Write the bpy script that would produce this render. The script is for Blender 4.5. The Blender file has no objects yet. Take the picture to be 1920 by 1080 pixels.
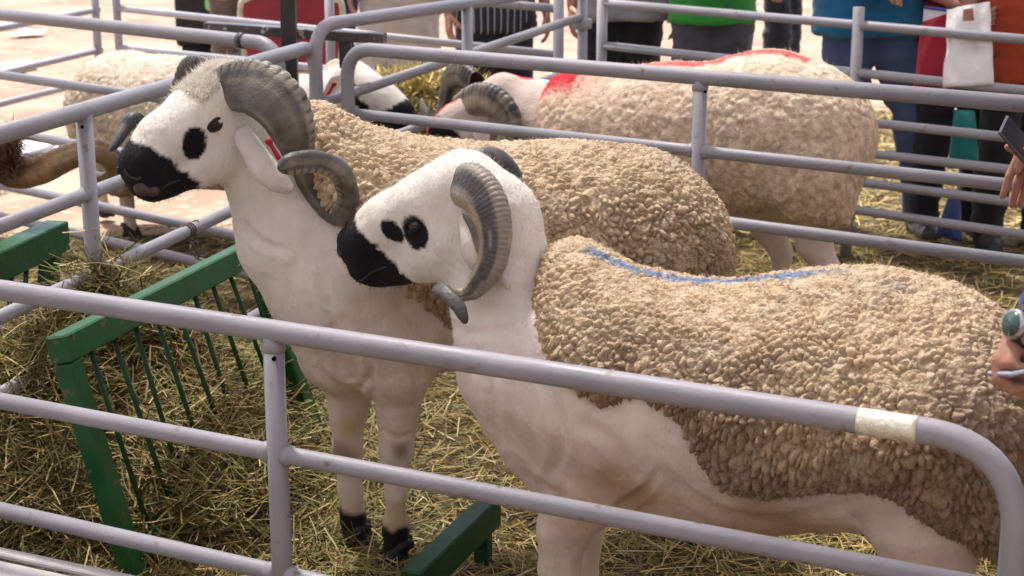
import bpy, math, random
import numpy as np
from mathutils import Vector

random.seed(7)
RNG = np.random.default_rng(7)
SC = bpy.context.scene
COL = SC.collection

# ------------------------------------------------------------------ camera
FPX = 3100.0            # focal length in pixels of a 1920 px wide picture
PITCH = math.radians(15.1)
CAMH = 1.65
cam_d = bpy.data.cameras.new('camera')
cam_d.sensor_width = 36.0
cam_d.lens = FPX / 1920.0 * 36.0
cam_d.clip_start = 0.05
cam_d.clip_end = 800.0
cam = bpy.data.objects.new('camera', cam_d)
cam.location = (0, 0, CAMH)
cam.rotation_euler = (math.radians(90) - PITCH, 0, 0)
COL.objects.link(cam)
SC.camera = cam
cam_d.dof.use_dof = True
cam_d.dof.focus_distance = 3.45
cam_d.dof.aperture_fstop = 7.0

# ------------------------------------------------------------------ world, sun, exposure
SUN_EL, SUN_AZ = math.radians(64), math.radians(-30)     # azimuth from +Y towards +X
w = bpy.data.worlds.new('World')
SC.world = w
w.use_nodes = True
nt = w.node_tree
nt.nodes.clear()
sky = nt.nodes.new('ShaderNodeTexSky')
sky.sky_type = 'NISHITA'
sky.sun_disc = False
sky.sun_elevation = SUN_EL
sky.sun_rotation = SUN_AZ
sky.dust_density = 3.0
bg = nt.nodes.new('ShaderNodeBackground')
bg.inputs['Strength'].default_value = 0.13
wo = nt.nodes.new('ShaderNodeOutputWorld')
nt.links.new(sky.outputs[0], bg.inputs[0])
nt.links.new(bg.outputs[0], wo.inputs[0])
sl = bpy.data.lights.new('sun', 'SUN')
sl.energy = 5.0
sl.angle = math.radians(4.0)
sl.color = (1.0, 0.95, 0.89)
sun = bpy.data.objects.new('sun', sl)
sdir = Vector((math.cos(SUN_EL) * math.sin(SUN_AZ), math.cos(SUN_EL) * math.cos(SUN_AZ), math.sin(SUN_EL)))
sun.rotation_euler = sdir.to_track_quat('Z', 'Y').to_euler()
sun.location = (0, 0, 30)
COL.objects.link(sun)
SC.view_settings.view_transform = 'Standard'
SC.view_settings.look = 'None'
SC.view_settings.exposure = 1.08
SC.view_settings.gamma = 1.0
SC.render.engine = 'CYCLES'
SC.cycles.use_denoising = True
SC.cycles.max_bounces = 8
SC.cycles.diffuse_bounces = 4
SC.cycles.transmission_bounces = 4

# ------------------------------------------------------------------ picture <-> place
_c, _s = math.cos(PITCH), math.sin(PITCH)
def ray(px, py):
    a, b = (px - 960) / FPX, (540 - py) / FPX
    return np.array([a, _c + b * _s, -_s + b * _c])
O3 = np.array([0, 0, CAMH])
def atY(px, py, Y):
    d = ray(px, py); return O3 + d * (Y / d[1])
def atz(px, py, z):
    d = ray(px, py); return O3 + d * ((z - CAMH) / d[2])
class Plane:
    """vertical plane through two plan points"""
    def __init__(s, A, B):
        s.A = np.array([A[0], A[1], 0.0]); d = np.array([B[0] - A[0], B[1] - A[1], 0.0])
        s.d = d / np.linalg.norm(d); s.n = np.array([-s.d[1], s.d[0], 0.0])
        if s.n[1] < 0: s.n = -s.n           # n points away from the camera
    def at(s, px, py, off=0.0):
        d = ray(px, py); t = (np.dot(s.A - O3, s.n) + off) / np.dot(d, s.n); return O3 + d * t
    def l(s, P): return (np.asarray(P) - s.A) @ s.d
    def pt(s, l, z, off=0.0):
        p = s.A + s.d * l + s.n * off; p = p.copy(); p[2] = z; return p

# ------------------------------------------------------------------ numpy noise
_HT = np.random.default_rng(99).random((8, 65536)).astype(np.float32)
def _hidx(ix, iy, iz):
    h = (ix * 73856093) ^ (iy * 19349663) ^ (iz * 83492791); return (h ^ (h >> 15)) & 0xFFFF
def _hash(ix, iy, iz, seed):
    return _HT[seed % 8][(_hidx(ix, iy, iz) + seed * 7919) & 0xFFFF]
def vnoise(P, scale, seed=0):
    Q = np.asarray(P, dtype=np.float64) * scale
    I = np.floor(Q); f = (Q - I); f = f * f * (3 - 2 * f)
    I = I.astype(np.int64); r = 0
    for dx in (0, 1):
        for dy in (0, 1):
            for dz in (0, 1):
                wgt = (f[:, 0] if dx else 1 - f[:, 0]) * (f[:, 1] if dy else 1 - f[:, 1]) * (f[:, 2] if dz else 1 - f[:, 2])
                r = r + wgt * _hash(I[:, 0] + dx, I[:, 1] + dy, I[:, 2] + dz, seed)
    return r * 2 - 1
def fbm(P, scale, octv=3, seed=0):
    r, a, t = 0, 1.0, 0
    for o in range(octv):
        r = r + a * vnoise(P, scale * 2 ** o, seed + o * 17); t += a; a *= 0.5
    return r / t
def voronoi(P, seed=0):
    """F1, F2 and the id of the nearest cell for points in cell units"""
    Q = np.asarray(P, dtype=np.float64); I = np.floor(Q).astype(np.int64)
    f1 = np.full(len(Q), 9.0); f2 = np.full(len(Q), 9.0); cid = np.zeros(len(Q))
    for dx in (-1, 0, 1):
        for dy in (-1, 0, 1):
            for dz in (-1, 0, 1):
                a, b, c = I[:, 0] + dx, I[:, 1] + dy, I[:, 2] + dz
                hi = (_hidx(a, b, c) + seed * 7919) & 0xFFFF
                jx, jy, jz = _HT[0][hi], _HT[1][hi], _HT[2][hi]
                d = np.sqrt((a + jx - Q[:, 0]) ** 2 + (b + jy - Q[:, 1]) ** 2 + (c + jz - Q[:, 2]) ** 2)
                nb = d < f1
                f2 = np.where(nb, f1, np.minimum(f2, d)); cid = np.where(nb, jx, cid); f1 = np.where(nb, d, f1)
    return f1, f2, cid
def sstep(a, b, x):
    t = np.clip((x - a) / (b - a), 0, 1); return t * t * (3 - 2 * t)

# ------------------------------------------------------------------ meshes
def mesh_np(name, V, F, smooth=True, col=None):
    me = bpy.data.meshes.new(name)
    V = np.asarray(V, dtype=np.float32)
    if isinstance(F, np.ndarray):
        n, k = F.shape
        me.vertices.add(len(V)); me.vertices.foreach_set('co', V.ravel())
        me.loops.add(n * k); me.loops.foreach_set('vertex_index', F.astype(np.int32).ravel())
        me.polygons.add(n); me.polygons.foreach_set('loop_start', np.arange(0, n * k, k, dtype=np.int32))
        me.update(calc_edges=True)
    else:
        me.from_pydata([tuple(map(float, v)) for v in V], [], [tuple(int(i) for i in f) for f in F]); me.update()
    if smooth: me.polygons.foreach_set('use_smooth', np.ones(len(me.polygons), dtype=bool))
    if col is not None:
        ca = me.color_attributes.new('Col', 'FLOAT_COLOR', 'POINT')
        c4 = np.ones((len(V), 4), dtype=np.float32); c4[:, :3] = col
        ca.data.foreach_set('color', c4.ravel())
    return me
def obj(name, me, m, parent=None):
    o = bpy.data.objects.new(name, me); COL.objects.link(o)
    if m is not None and not me.materials: me.materials.append(m)
    if parent is not None: o.parent = parent
    return o
def build(name, V, F, m, parent=None, smooth=True, col=None):
    """V in world coordinates; a child's mesh is stored relative to its thing's base"""
    V = np.asarray(V, dtype=np.float64)
    q = parent; off = np.zeros(3)
    while q is not None: off = off + np.array(q.location); q = q.parent
    return obj(name, mesh_np(name, V - off, F, smooth, col), m, parent)
def tag(o, label, cat, group=None):
    o['label'] = label; o['category'] = cat
    if group: o['group'] = group
    return o
def empty(name, loc, label, cat, group=None):
    o = bpy.data.objects.new(name, None); COL.objects.link(o)
    o.location = tuple(map(float, loc)); o.empty_display_size = 0.1
    return tag(o, label, cat, group)
def merge(parts):
    Vs, Fs, n = [], [], 0
    for V, F in parts:
        Vs.append(np.asarray(V, float)); Fs += [tuple(i + n for i in f) for f in F]; n += len(V)
    return np.concatenate(Vs), Fs

def catmull(P, n=8):
    P = [np.asarray(p, float) for p in P]; out = []
    for i in range(len(P) - 1):
        p0, p1, p2, p3 = P[max(i - 1, 0)], P[i], P[i + 1], P[min(i + 2, len(P) - 1)]
        for k in range(n):
            t = k / n
            out.append(0.5 * ((2 * p1) + (p2 - p0) * t + (2 * p0 - 5 * p1 + 4 * p2 - p3) * t * t + (3 * p1 - p0 - 3 * p2 + p3) * t ** 3))
    out.append(P[-1]); return np.array(out)
def frames(C, n0=None):
    T = np.gradient(C, axis=0); T /= np.linalg.norm(T, axis=1)[:, None] + 1e-12
    n = np.array(n0, float) if n0 is not None else (np.array([0, 0, 1.0]) if abs(T[0][2]) < 0.9 else np.array([1.0, 0, 0]))
    N = []
    for t in T:
        n = n - t * (n @ t); n /= np.linalg.norm(n) + 1e-12; N.append(n.copy())
    N = np.array(N); return T, N, np.cross(T, N)
def tube(C, r, seg=14, n0=None, rb=None, cap=True):
    C = np.asarray(C, float); T, N, B = frames(C, n0)
    r = np.broadcast_to(r, (len(C),)); rb = r if rb is None else np.broadcast_to(rb, (len(C),))
    a = np.arange(seg) / seg * 2 * np.pi
    V = C[:, None, :] + N[:, None, :] * (np.cos(a)[None, :, None] * r[:, None, None]) + B[:, None, :] * (np.sin(a)[None, :, None] * rb[:, None, None])
    V = V.reshape(-1, 3); F = []
    for i in range(len(C) - 1):
        for k in range(seg):
            k2 = (k + 1) % seg; F.append((i * seg + k, i * seg + k2, (i + 1) * seg + k2, (i + 1) * seg + k))
    if cap:
        F.append(tuple(range(seg - 1, -1, -1))); F.append(tuple((len(C) - 1) * seg + k for k in range(seg)))
    return V, F
def box_pts(c, ax, ay, az, bev=0.0):
    """box from centre and three half-axis vectors, with chamfered edges when bev > 0"""
    c, ax, ay, az = [np.asarray(v, float) for v in (c, ax, ay, az)]
    L = [np.linalg.norm(v) for v in (ax, ay, az)]; U = [v / l for v, l in zip((ax, ay, az), L)]
    if bev <= 0:
        V = [c + sx * ax + sy * ay + sz * az for sx in (-1, 1) for sy in (-1, 1) for sz in (-1, 1)]
        return np.array(V), [(0, 1, 3, 2), (4, 6, 7, 5), (0, 4, 5, 1), (2, 3, 7, 6), (0, 2, 6, 4), (1, 5, 7, 3)]
    V, idx = [], {}
    for sx in (-1, 1):
        for sy in (-1, 1):
            for sz in (-1, 1):
                for k in range(3):
                    l = list(L)
                    for j in range(3):
                        if j != k: l[j] -= bev
                    idx[sx, sy, sz, k] = len(V); V.append(c + sx * U[0] * l[0] + sy * U[1] * l[1] + sz * U[2] * l[2])
    F = []
    for k in range(3):
        o1, o2 = (k + 1) % 3, (k + 2) % 3
        for s in (-1, 1):
            f = []
            for u, v in ((-1, -1), (1, -1), (1, 1), (-1, 1)):
                q = [0, 0, 0]; q[k] = s; q[o1] = u; q[o2] = v; f.append(idx[q[0], q[1], q[2], k])
            F.append(tuple(f if s > 0 else f[::-1]))
        for s1 in (-1, 1):
            for s2 in (-1, 1):
                f = []
                for t, kk in ((-1, o1), (1, o1), (1, o2), (-1, o2)):
                    q = [0, 0, 0]; q[k] = t; q[o1] = s1; q[o2] = s2; f.append(idx[q[0], q[1], q[2], kk])
                F.append(tuple(f if s1 * s2 < 0 else f[::-1]))
    for sx in (-1, 1):
        for sy in (-1, 1):
            for sz in (-1, 1):
                f = [idx[sx, sy, sz, k] for k in range(3)]; F.append(tuple(f if sx * sy * sz > 0 else f[::-1]))
    return np.array(V), F
def bar(A, B, w, h, bev=0.004, up=(0, 0, 1)):
    A, B = np.asarray(A, float), np.asarray(B, float); d = B - A; L = np.linalg.norm(d); d /= L
    s = np.cross(d, np.asarray(up, float)); s /= np.linalg.norm(s); u = np.cross(s, d)
    return box_pts((A + B) / 2, d * L / 2, s * w / 2, u * h / 2, bev)

# ------------------------------------------------------------------ implicit bodies (smooth blends of round cones) -> quads
class SDF:
    def __init__(s): s.P = []
    def cone(s, a, b, ra, rb=None, k=0.03): s.P.append((np.asarray(a, float), np.asarray(b, float), ra, ra if rb is None else rb, k)); return s
    def chain(s, pts, k=0.03):
        for (a, ra), (b, rb) in zip(pts[:-1], pts[1:]): s.cone(a, b, ra, rb, k)
        return s
    def ball(s, a, r, k=0.03): return s.cone(a, a, r, r, k)
    def bounds(s, pad):
        lo = np.min([np.minimum(a - ra, b - rb) for a, b, ra, rb, k in s.P], axis=0) - pad
        hi = np.max([np.maximum(a + ra, b + rb) for a, b, ra, rb, k in s.P], axis=0) + pad
        return lo, hi
    def grid(s, lo, h, n):
        G = np.full(n, 0.25, dtype=np.float32)
        ax = [lo[i] + h * np.arange(n[i]) for i in range(3)]
        for a, b, ra, rb, k in s.P:
            m = max(0.06, k * 1.6)
            l = np.minimum(a - ra, b - rb) - m; u = np.maximum(a + ra, b + rb) + m
            i0 = [max(0, int((l[i] - lo[i]) / h)) for i in range(3)]; i1 = [min(n[i], int((u[i] - lo[i]) / h) + 2) for i in range(3)]
            if any(i1[i] <= i0[i] for i in range(3)): continue
            x = ax[0][i0[0]:i1[0]].astype(np.float32)[:, None, None]; y = ax[1][i0[1]:i1[1]].astype(np.float32)[None, :, None]; z = ax[2][i0[2]:i1[2]].astype(np.float32)[None, None, :]
            d = (b - a).astype(np.float32); dd = float(d @ d)
            if dd < 1e-12:
                D = np.sqrt((x - a[0]) ** 2 + (y - a[1]) ** 2 + (z - a[2]) ** 2) - ra
            else:
                t = np.clip(((x - a[0]) * d[0] + (y - a[1]) * d[1] + (z - a[2]) * d[2]) / dd, 0, 1)
                D = np.sqrt((x - a[0] - t * d[0]) ** 2 + (y - a[1] - t * d[1]) ** 2 + (z - a[2] - t * d[2]) ** 2) - (ra + (rb - ra) * t)
            sub = G[i0[0]:i1[0], i0[1]:i1[1], i0[2]:i1[2]]
            if k > 0:
                hh = np.maximum(k - np.abs(sub - D), 0) / k
                sub[...] = np.minimum(sub, D) - hh * hh * k * 0.25
            else: sub[...] = np.minimum(sub, D)
        return G
def nets(G, lo, h):
    I = G < 0
    nx, ny, nz = G.shape
    cs = sum(I[dx:nx - 1 + dx, dy:ny - 1 + dy, dz:nz - 1 + dz].astype(np.int8) for dx in (0, 1) for dy in (0, 1) for dz in (0, 1))
    act = (cs > 0) & (cs < 8)
    ci = np.argwhere(act)
    vid = np.full(act.shape, -1, dtype=np.int64); vid[act] = np.arange(len(ci))
    acc = np.zeros((len(ci), 3)); cnt = np.zeros(len(ci))
    cor = [(0, 0, 0), (1, 0, 0), (0, 1, 0), (1, 1, 0), (0, 0, 1), (1, 0, 1), (0, 1, 1), (1, 1, 1)]
    val = [G[ci[:, 0] + c[0], ci[:, 1] + c[1], ci[:, 2] + c[2]] for c in cor]
    for i in range(8):
        for j in range(i + 1, 8):
            df = [cor[j][q] - cor[i][q] for q in range(3)]
            if sum(abs(q) for q in df) != 1: continue
            va, vb = val[i], val[j]; m = (va < 0) != (vb < 0)
            t = np.where(m, va / np.where(m, va - vb, 1), 0)
            p = np.array(cor[i])[None, :] + t[:, None] * np.array(df)[None, :]
            acc += p * m[:, None]; cnt += m
    V = (ci + acc / cnt[:, None]) * h + lo
    Q = []
    for axis in range(3):
        o1, o2 = (axis + 1) % 3, (axis + 2) % 3
        A = I[tuple(slice(0, -1) if q == axis else slice(None) for q in range(3))]
        B = I[tuple(slice(1, None) if q == axis else slice(None) for q in range(3))]
        e = np.argwhere(A != B)
        e = e[(e[:, o1] > 0) & (e[:, o2] > 0) & (e[:, o1] < G.shape[o1] - 1) & (e[:, o2] < G.shape[o2] - 1)]
        s = A[e[:, 0], e[:, 1], e[:, 2]]
        def c(a, b):
            q = e.copy(); q[:, o1] -= a; q[:, o2] -= b; return vid[q[:, 0], q[:, 1], q[:, 2]]
        quad = np.stack([c(1, 1), c(0, 1), c(0, 0), c(1, 0)], axis=1)
        quad[~s] = quad[~s][:, ::-1]
        Q.append(quad)
    return V, np.concatenate(Q)
def mesh_sdf(sdf, h, pad=0.03, post=None):
    lo, hi = sdf.bounds(pad); n = tuple(np.ceil((hi - lo) / h).astype(int) + 1)
    G = sdf.grid(lo, h, n)
    if post is not None: G = post(G, lo, h, n)
    return nets(G, lo, h)
def subdiv(V, F, lv=1):
    """Catmull-Clark on closed quad meshes"""
    V = np.asarray(V, float); F = np.asarray(F, np.int64)
    for _ in range(lv):
        n, m_ = len(V), len(F)
        fp = V[F].mean(axis=1)
        E = np.stack([F, np.roll(F, -1, axis=1)], -1).reshape(-1, 2); Es = np.sort(E, axis=1)
        key = Es[:, 0] * n + Es[:, 1]; uq, inv = np.unique(key, return_inverse=True); ne = len(uq)
        ua, ub = uq // n, uq % n
        fi = np.repeat(np.arange(m_), 4)
        cnt = np.bincount(inv, minlength=ne).astype(float)
        fs = np.stack([np.bincount(inv, fp[fi, q], ne) for q in range(3)], 1) / cnt[:, None]
        mid = (V[ua] + V[ub]) / 2
        ep = np.where((cnt >= 2)[:, None], (mid + fs) / 2, mid)
        vf = np.bincount(F.ravel(), minlength=n).astype(float); vf[vf == 0] = 1
        Fa = np.stack([np.bincount(F.ravel(), np.repeat(fp[:, q], 4), n) for q in range(3)], 1) / vf[:, None]
        ve = np.bincount(np.r_[ua, ub], minlength=n).astype(float); ve[ve == 0] = 1
        Ra = np.stack([np.bincount(np.r_[ua, ub], np.r_[mid[:, q], mid[:, q]], n) for q in range(3)], 1) / ve[:, None]
        k = ve[:, None]; V1 = (Fa + 2 * Ra + (k - 3) * V) / k
        inv = inv.reshape(m_, 4); fpi = n + ne + np.arange(m_)
        Q = np.stack([np.stack([F[:, j], n + inv[:, j], fpi, n + inv[:, (j - 1) % 4]], 1) for j in range(4)], 1).reshape(-1, 4)
        V = np.concatenate([V1, ep, fp]); F = Q
    return V, F
def vnormals(V, F):
    d1 = V[F[:, 2]] - V[F[:, 0]]; d2 = V[F[:, 3]] - V[F[:, 1]]; fn = np.cross(d1, d2)
    N = np.zeros_like(V)
    for k in range(4):
        for q in range(3): N[:, q] += np.bincount(F[:, k], fn[:, q], len(V))
    return N / (np.linalg.norm(N, axis=1)[:, None] + 1e-12)

# ------------------------------------------------------------------ materials
def srgb(r, g, b):
    f = lambda c: (c / 255 / 12.92) if c / 255 <= 0.04045 else ((c / 255 + 0.055) / 1.055) ** 2.4
    return (f(r), f(g), f(b))
def mat(name, c1, c2=None, scale=8.0, rough=0.7, bump=0.0, bscale=60.0, vcol=False, spec=0.3, metal=0.0, detail=4.0, sheen=0.0, rough2=None, coords='Object', contrast=(0.35, 0.65), stretch=None, sub=0.0, c3=None, s3=40.0, t3=(0.6, 0.68)):
    m = bpy.data.materials.new(name); m.use_nodes = True; nt = m.node_tree; N = nt.nodes; L = nt.links
    b = N['Principled BSDF']; b.inputs['Roughness'].default_value = rough; b.inputs['Specular IOR Level'].default_value = spec; b.inputs['Metallic'].default_value = metal
    if sheen: b.inputs['Sheen Weight'].default_value = sheen; b.inputs['Sheen Roughness'].default_value = 0.6
    if sub: b.inputs['Subsurface Weight'].default_value = sub; b.inputs['Subsurface Radius'].default_value = (0.012, 0.006, 0.004) if sub < .19 else (0.007, 0.0055, 0.004); b.inputs['Subsurface Scale'].default_value = 1.0
    tc = N.new('ShaderNodeTexCoord'); vec = tc.outputs[coords]
    if stretch:
        mp = N.new('ShaderNodeMapping'); mp.inputs['Scale'].default_value = stretch; L.new(vec, mp.inputs[0]); vec = mp.outputs[0]
    nz = N.new('ShaderNodeTexNoise'); nz.inputs['Scale'].default_value = scale; nz.inputs['Detail'].default_value = detail; L.new(vec, nz.inputs['Vector'])
    rp = N.new('ShaderNodeMapRange'); rp.inputs[1].default_value, rp.inputs[2].default_value = contrast; L.new(nz.outputs[0], rp.inputs[0])
    mx = N.new('ShaderNodeMix'); mx.data_type = 'RGBA'; L.new(rp.outputs[0], mx.inputs[0])
    if vcol:
        at = N.new('ShaderNodeVertexColor'); at.layer_name = 'Col'
        ml = N.new('ShaderNodeMix'); ml.data_type = 'RGBA'; ml.blend_type = 'MULTIPLY'; ml.inputs[0].default_value = 1.0
        mx.inputs[6].default_value = (*c1, 1); mx.inputs[7].default_value = (*(c2 or c1), 1)
        L.new(at.outputs[0], ml.inputs[6]); L.new(mx.outputs[2], ml.inputs[7]); outc = ml.outputs[2]
    else:
        mx.inputs[6].default_value = (*c1, 1); mx.inputs[7].default_value = (*(c2 or c1), 1); outc = mx.outputs[2]
    if c3 is not None:
        n3 = N.new('ShaderNodeTexNoise'); n3.inputs['Scale'].default_value = s3; n3.inputs['Detail'].default_value = 5; L.new(vec, n3.inputs['Vector'])
        r3 = N.new('ShaderNodeMapRange'); r3.inputs[1].default_value, r3.inputs[2].default_value = t3; L.new(n3.outputs[0], r3.inputs[0])
        m3 = N.new('ShaderNodeMix'); m3.data_type = 'RGBA'; L.new(r3.outputs[0], m3.inputs[0]); L.new(outc, m3.inputs[6]); m3.inputs[7].default_value = (*c3, 1); outc = m3.outputs[2]
    L.new(outc, b.inputs['Base Color'])
    if rough2 is not None:
        rr = N.new('ShaderNodeMapRange'); rr.inputs[3].default_value = rough; rr.inputs[4].default_value = rough2; L.new(rp.outputs[0], rr.inputs[0]); L.new(rr.outputs[0], b.inputs['Roughness'])
    if bump:
        n2 = N.new('ShaderNodeTexNoise'); n2.inputs['Scale'].default_value = bscale; n2.inputs['Detail'].default_value = 5; L.new(vec, n2.inputs['Vector'])
        bp = N.new('ShaderNodeBump'); bp.inputs['Strength'].default_value = bump; bp.inputs['Distance'].default_value = 0.01; L.new(n2.outputs[0], bp.inputs['Height']); L.new(bp.outputs[0], b.inputs['Normal'])
    return m
# ================================================================== the setting
M_PIPE = mat('pipe_paint', (0.275, 0.268, 0.295), (0.33, 0.32, 0.348), 6, 0.42, 0.10, 70, spec=0.5, rough2=0.62, c3=(0.20, 0.15, 0.12), s3=30, t3=(0.645, 0.74))
M_GREEN = mat('green_paint', (0.004, 0.075, 0.017), (0.009, 0.11, 0.026), 7, 0.28, 0.2, 70, spec=0.5, rough2=0.55, c3=(0.10, 0.11, 0.05), s3=34, t3=(0.615, 0.68))
M_BLACKSTEEL = mat('black_steel', (0.022, 0.02, 0.022), (0.05, 0.042, 0.04), 20, 0.45, 0.1, 120, spec=0.5)
M_GALV = mat('galvanised', (0.40, 0.38, 0.38), (0.55, 0.52, 0.52), 9, 0.38, 0.05, 60, metal=0.6, rough2=0.6)

# ---- ground, one sheet to the horizon: pink-brown earth
M_EARTH = mat('earth', (0.22, 0.15, 0.11), (0.35, 0.255, 0.19), 1.6, 0.95, 0.8, 18, spec=0.1, detail=8, c3=(0.44, 0.32, 0.25), s3=14, t3=(0.55, 0.7))
def ground_mesh():
    xs = np.unique(np.concatenate([[-400, -150, -60, -25, -12], np.arange(-6, 6.01, 0.12), [12, 25, 60, 150, 400]]))
    ys = np.unique(np.concatenate([[-60, -20, -8], np.arange(-2, 16.01, 0.12), [20, 28, 40, 70, 150, 400]]))
    X, Y = np.meshgrid(xs, ys, indexing='ij'); P = np.stack([X.ravel(), Y.ravel(), np.zeros(X.size)], 1)
    near = (np.abs(P[:, 0]) < 6) & (P[:, 1] > -2) & (P[:, 1] < 16)
    P[:, 2] = np.where(near, 0.018 * fbm(P, 1.7, 3, 3), 0) - 0.02
    ny = len(ys); F = []
    I = np.arange(len(xs) - 1)[:, None] * ny + np.arange(ny - 1)[None, :]
    F = np.stack([I, I + ny, I + ny + 1, I + 1], -1).reshape(-1, 4)
    return P, F
gp, gf = ground_mesh()
g = build('ground', gp, gf, M_EARTH); g['kind'] = 'structure'

# ---- the tent roof over the pens: pale translucent cloth on two ridges (gives the shade)
m = bpy.data.materials.new('tent_cloth'); m.use_nodes = True
nt = m.node_tree; nt.nodes.clear()
d1 = nt.nodes.new('ShaderNodeBsdfDiffuse'); d1.inputs[0].default_value = (0.62, 0.59, 0.57, 1)
t1 = nt.nodes.new('ShaderNodeBsdfTranslucent'); t1.inputs[0].default_value = (0.40, 0.375, 0.36, 1)
mxs = nt.nodes.new('ShaderNodeMixShader'); mxs.inputs[0].default_value = 0.55
mo = nt.nodes.new('ShaderNodeOutputMaterial')
nt.links.new(d1.outputs[0], mxs.inputs[1]); nt.links.new(t1.outputs[0], mxs.inputs[2]); tp = nt.nodes.new('ShaderNodeBsdfTransparent')      # open weave: some of the sun comes straight through
mx2 = nt.nodes.new('ShaderNodeMixShader'); mx2.inputs[0].default_value = 0.33
nt.links.new(mxs.outputs[0], mx2.inputs[1]); nt.links.new(tp.outputs[0], mx2.inputs[2]); nt.links.new(mx2.outputs[0], mo.inputs[0])
M_TENT = m
tent = empty('tent_roof', (0, 0, 0), 'pale cloth tent roof spread high over the animal pens', 'tent')
TX0, TX1, TY0, TY1 = -13.0, 13.0, -14.0, 8.7
nx_, ny_ = 45, 45
X, Y = np.meshgrid(np.linspace(TX0, TX1, nx_), np.linspace(TY0, TY1, ny_), indexing='ij')
Z = 3.0 + 0.9 * (1 - np.abs((X) / 13.0)) + 0.04 * np.sin(Y * 2.3)
P = np.stack([X.ravel(), Y.ravel(), Z.ravel()], 1)
I = np.arange(nx_ - 1)[:, None] * ny_ + np.arange(ny_ - 1)[None, :]
F = np.stack([I, I + ny_, I + ny_ + 1, I + 1], -1).reshape(-1, 4)
build('roof_cloth', P, F, M_TENT, tent)
M_FILLBLOCK = mat('fill_block_cloth', (0.20, 0.13, 0.10), (0.26, 0.18, 0.14), 3, 0.9, 0.2, 20)
for (xa, ya, xb, yb) in ((TX0, TY0, TX1, TY0), (TX0, TY0, TX0, 6.0), (TX1, TY0, TX1, 6.0)):  # unseen opaque walls at rear and sides, added to cut fill light
    n_ = 60; t = np.linspace(0, 1, n_); bx_ = xa + (xb - xa) * t; by_ = ya + (yb - ya) * t; nx2, ny2 = (yb - ya), -(xb - xa); ll = math.hypot(nx2, ny2)
    wv = 0.06 * np.sin(t * 140); V = []
    for i in range(n_):
        zt = 3.0 + 0.9 * (1 - abs(bx_[i]) / 13.0) - .01
        for z in (0.0, zt): V.append((bx_[i] + nx2 / ll * wv[i], by_[i] + ny2 / ll * wv[i], z))
    build('fill_block_curtain', np.array(V), np.array([(2 * i, 2 * i + 2, 2 * i + 3, 2 * i + 1) for i in range(n_ - 1)]), M_FILLBLOCK, tent)
for x in (TX0, TX1):
    for y in (TY0, TY1):
        build('tent_pole', *tube([(x, y, -0.05), (x, y, 3.02)], 0.04, 12), M_GALV, tent)

# ---- fences of welded pipe
def rail_obj(par, pts, r, name='rail', seg=14, m=None):
    V, F = tube(np.array(pts), r, seg); return build(name, V, F, m or M_PIPE, par)
def bend(p0, corner, p1, rad, n=7):
    """points rounding a corner"""
    p0, c, p1 = [np.asarray(q, float) for q in (p0, corner, p1)]
    a = (p0 - c) / np.linalg.norm(p0 - c); b = (p1 - c) / np.linalg.norm(p1 - c)
    s, e = c + a * rad, c + b * rad; out = []
    for t in np.linspace(0, 1, n): out.append((1 - t) ** 2 * s + 2 * t * (1 - t) * (c * 0.88 + (s + e) / 2 * 0.12) + t * t * e)
    return out
def weld(par, p, d, r, rw=1.18, L=0.012):
    p, d = np.asarray(p, float), np.asarray(d, float); d = d / np.linalg.norm(d)
    C = [p - d * L, p - d * L * 0.4, p + d * L * 0.4, p + d * L]
    V, F = tube(C, np.array([r * 1.0, r * rw, r * rw * 0.97, r * 1.0]), 14)
    V = V + 0.0012 * np.stack([vnoise(V, 120, q) for q in (1, 2, 3)], 1)
    return build('weld_bead', V, F, M_PIPE, par)

# front barrier (nearest)
zF = 0.76
FA, FB = atz(0, 544, zF), atz(1736, 808, zF)
PF = Plane(FA, FB)
fr = empty('pen_barrier', PF.pt(0.8, 0), 'thick grey pipe barrier across the foreground with shiny tape near its rounded end', 'barrier', 'welded pipe barriers round the pens')
r1, r2 = 0.0215, 0.0175
lE = PF.l(PF.at(1906, 960)); l0 = PF.l(FA) - 0.45
zs = [PF.at(0, 759)[2], PF.at(541, 858)[2], PF.at(1090, 956)[2], PF.at(1600, 1043)[2]]
z2 = float(np.mean(zs)); z3 = float(np.mean([PF.at(0, 962)[2], PF.at(491, 1061)[2]])); z4 = max(0.09, z3 - 0.2)
top = PF.pt(l0, zF); cor = PF.pt(lE, zF); low = PF.pt(lE, 0.0)
pts = [PF.pt(l0, zF), PF.pt(l0 + 0.3, zF), PF.pt(0.2, zF + 0.001), PF.pt(0.7, zF + 0.0015), PF.pt(1.2, zF + 0.001)] + bend(PF.pt(lE - 0.3, zF), cor, PF.pt(lE, zF - 0.3), 0.135, 10) + [PF.pt(lE, 0.3), PF.pt(lE, 0.0)]
rail_obj(fr, pts, r1, 'top_pipe', 20)
lp = PF.l(PF.at(517, 760))
post_pts = [PF.pt(lp, zF - 0.01), PF.pt(lp, 0.0)]
rail_obj(fr, post_pts, 0.0205, 'post', 20)
rail_obj(fr, [PF.pt(l0, zF), PF.pt(l0, 0)], r1, 'post', 14)
for z in (z2, z3, z4):
    rail_obj(fr, [PF.pt(l0, z), PF.pt(lp, z), PF.pt(lE, z)], r2, 'rail', 18)
    for sgn in (-1, 1):
        weld(fr, PF.pt(lp + sgn * 0.024, z), PF.d, r2)
weld(fr, PF.pt(lp, zF - 0.028), (0, 0, 1), 0.0205, 1.14, 0.012)
# drilled hole in the post and its dark bore
hp = PF.at(513, 673, -0.0203)
V, F = tube([hp - PF.n * 0.0012, hp + PF.n * 0.004], 0.0042, 12)
build('drilled_hole', V, F, mat('hole_dark', (0.006, 0.006, 0.006), rough=1.0, spec=0), fr)
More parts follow.
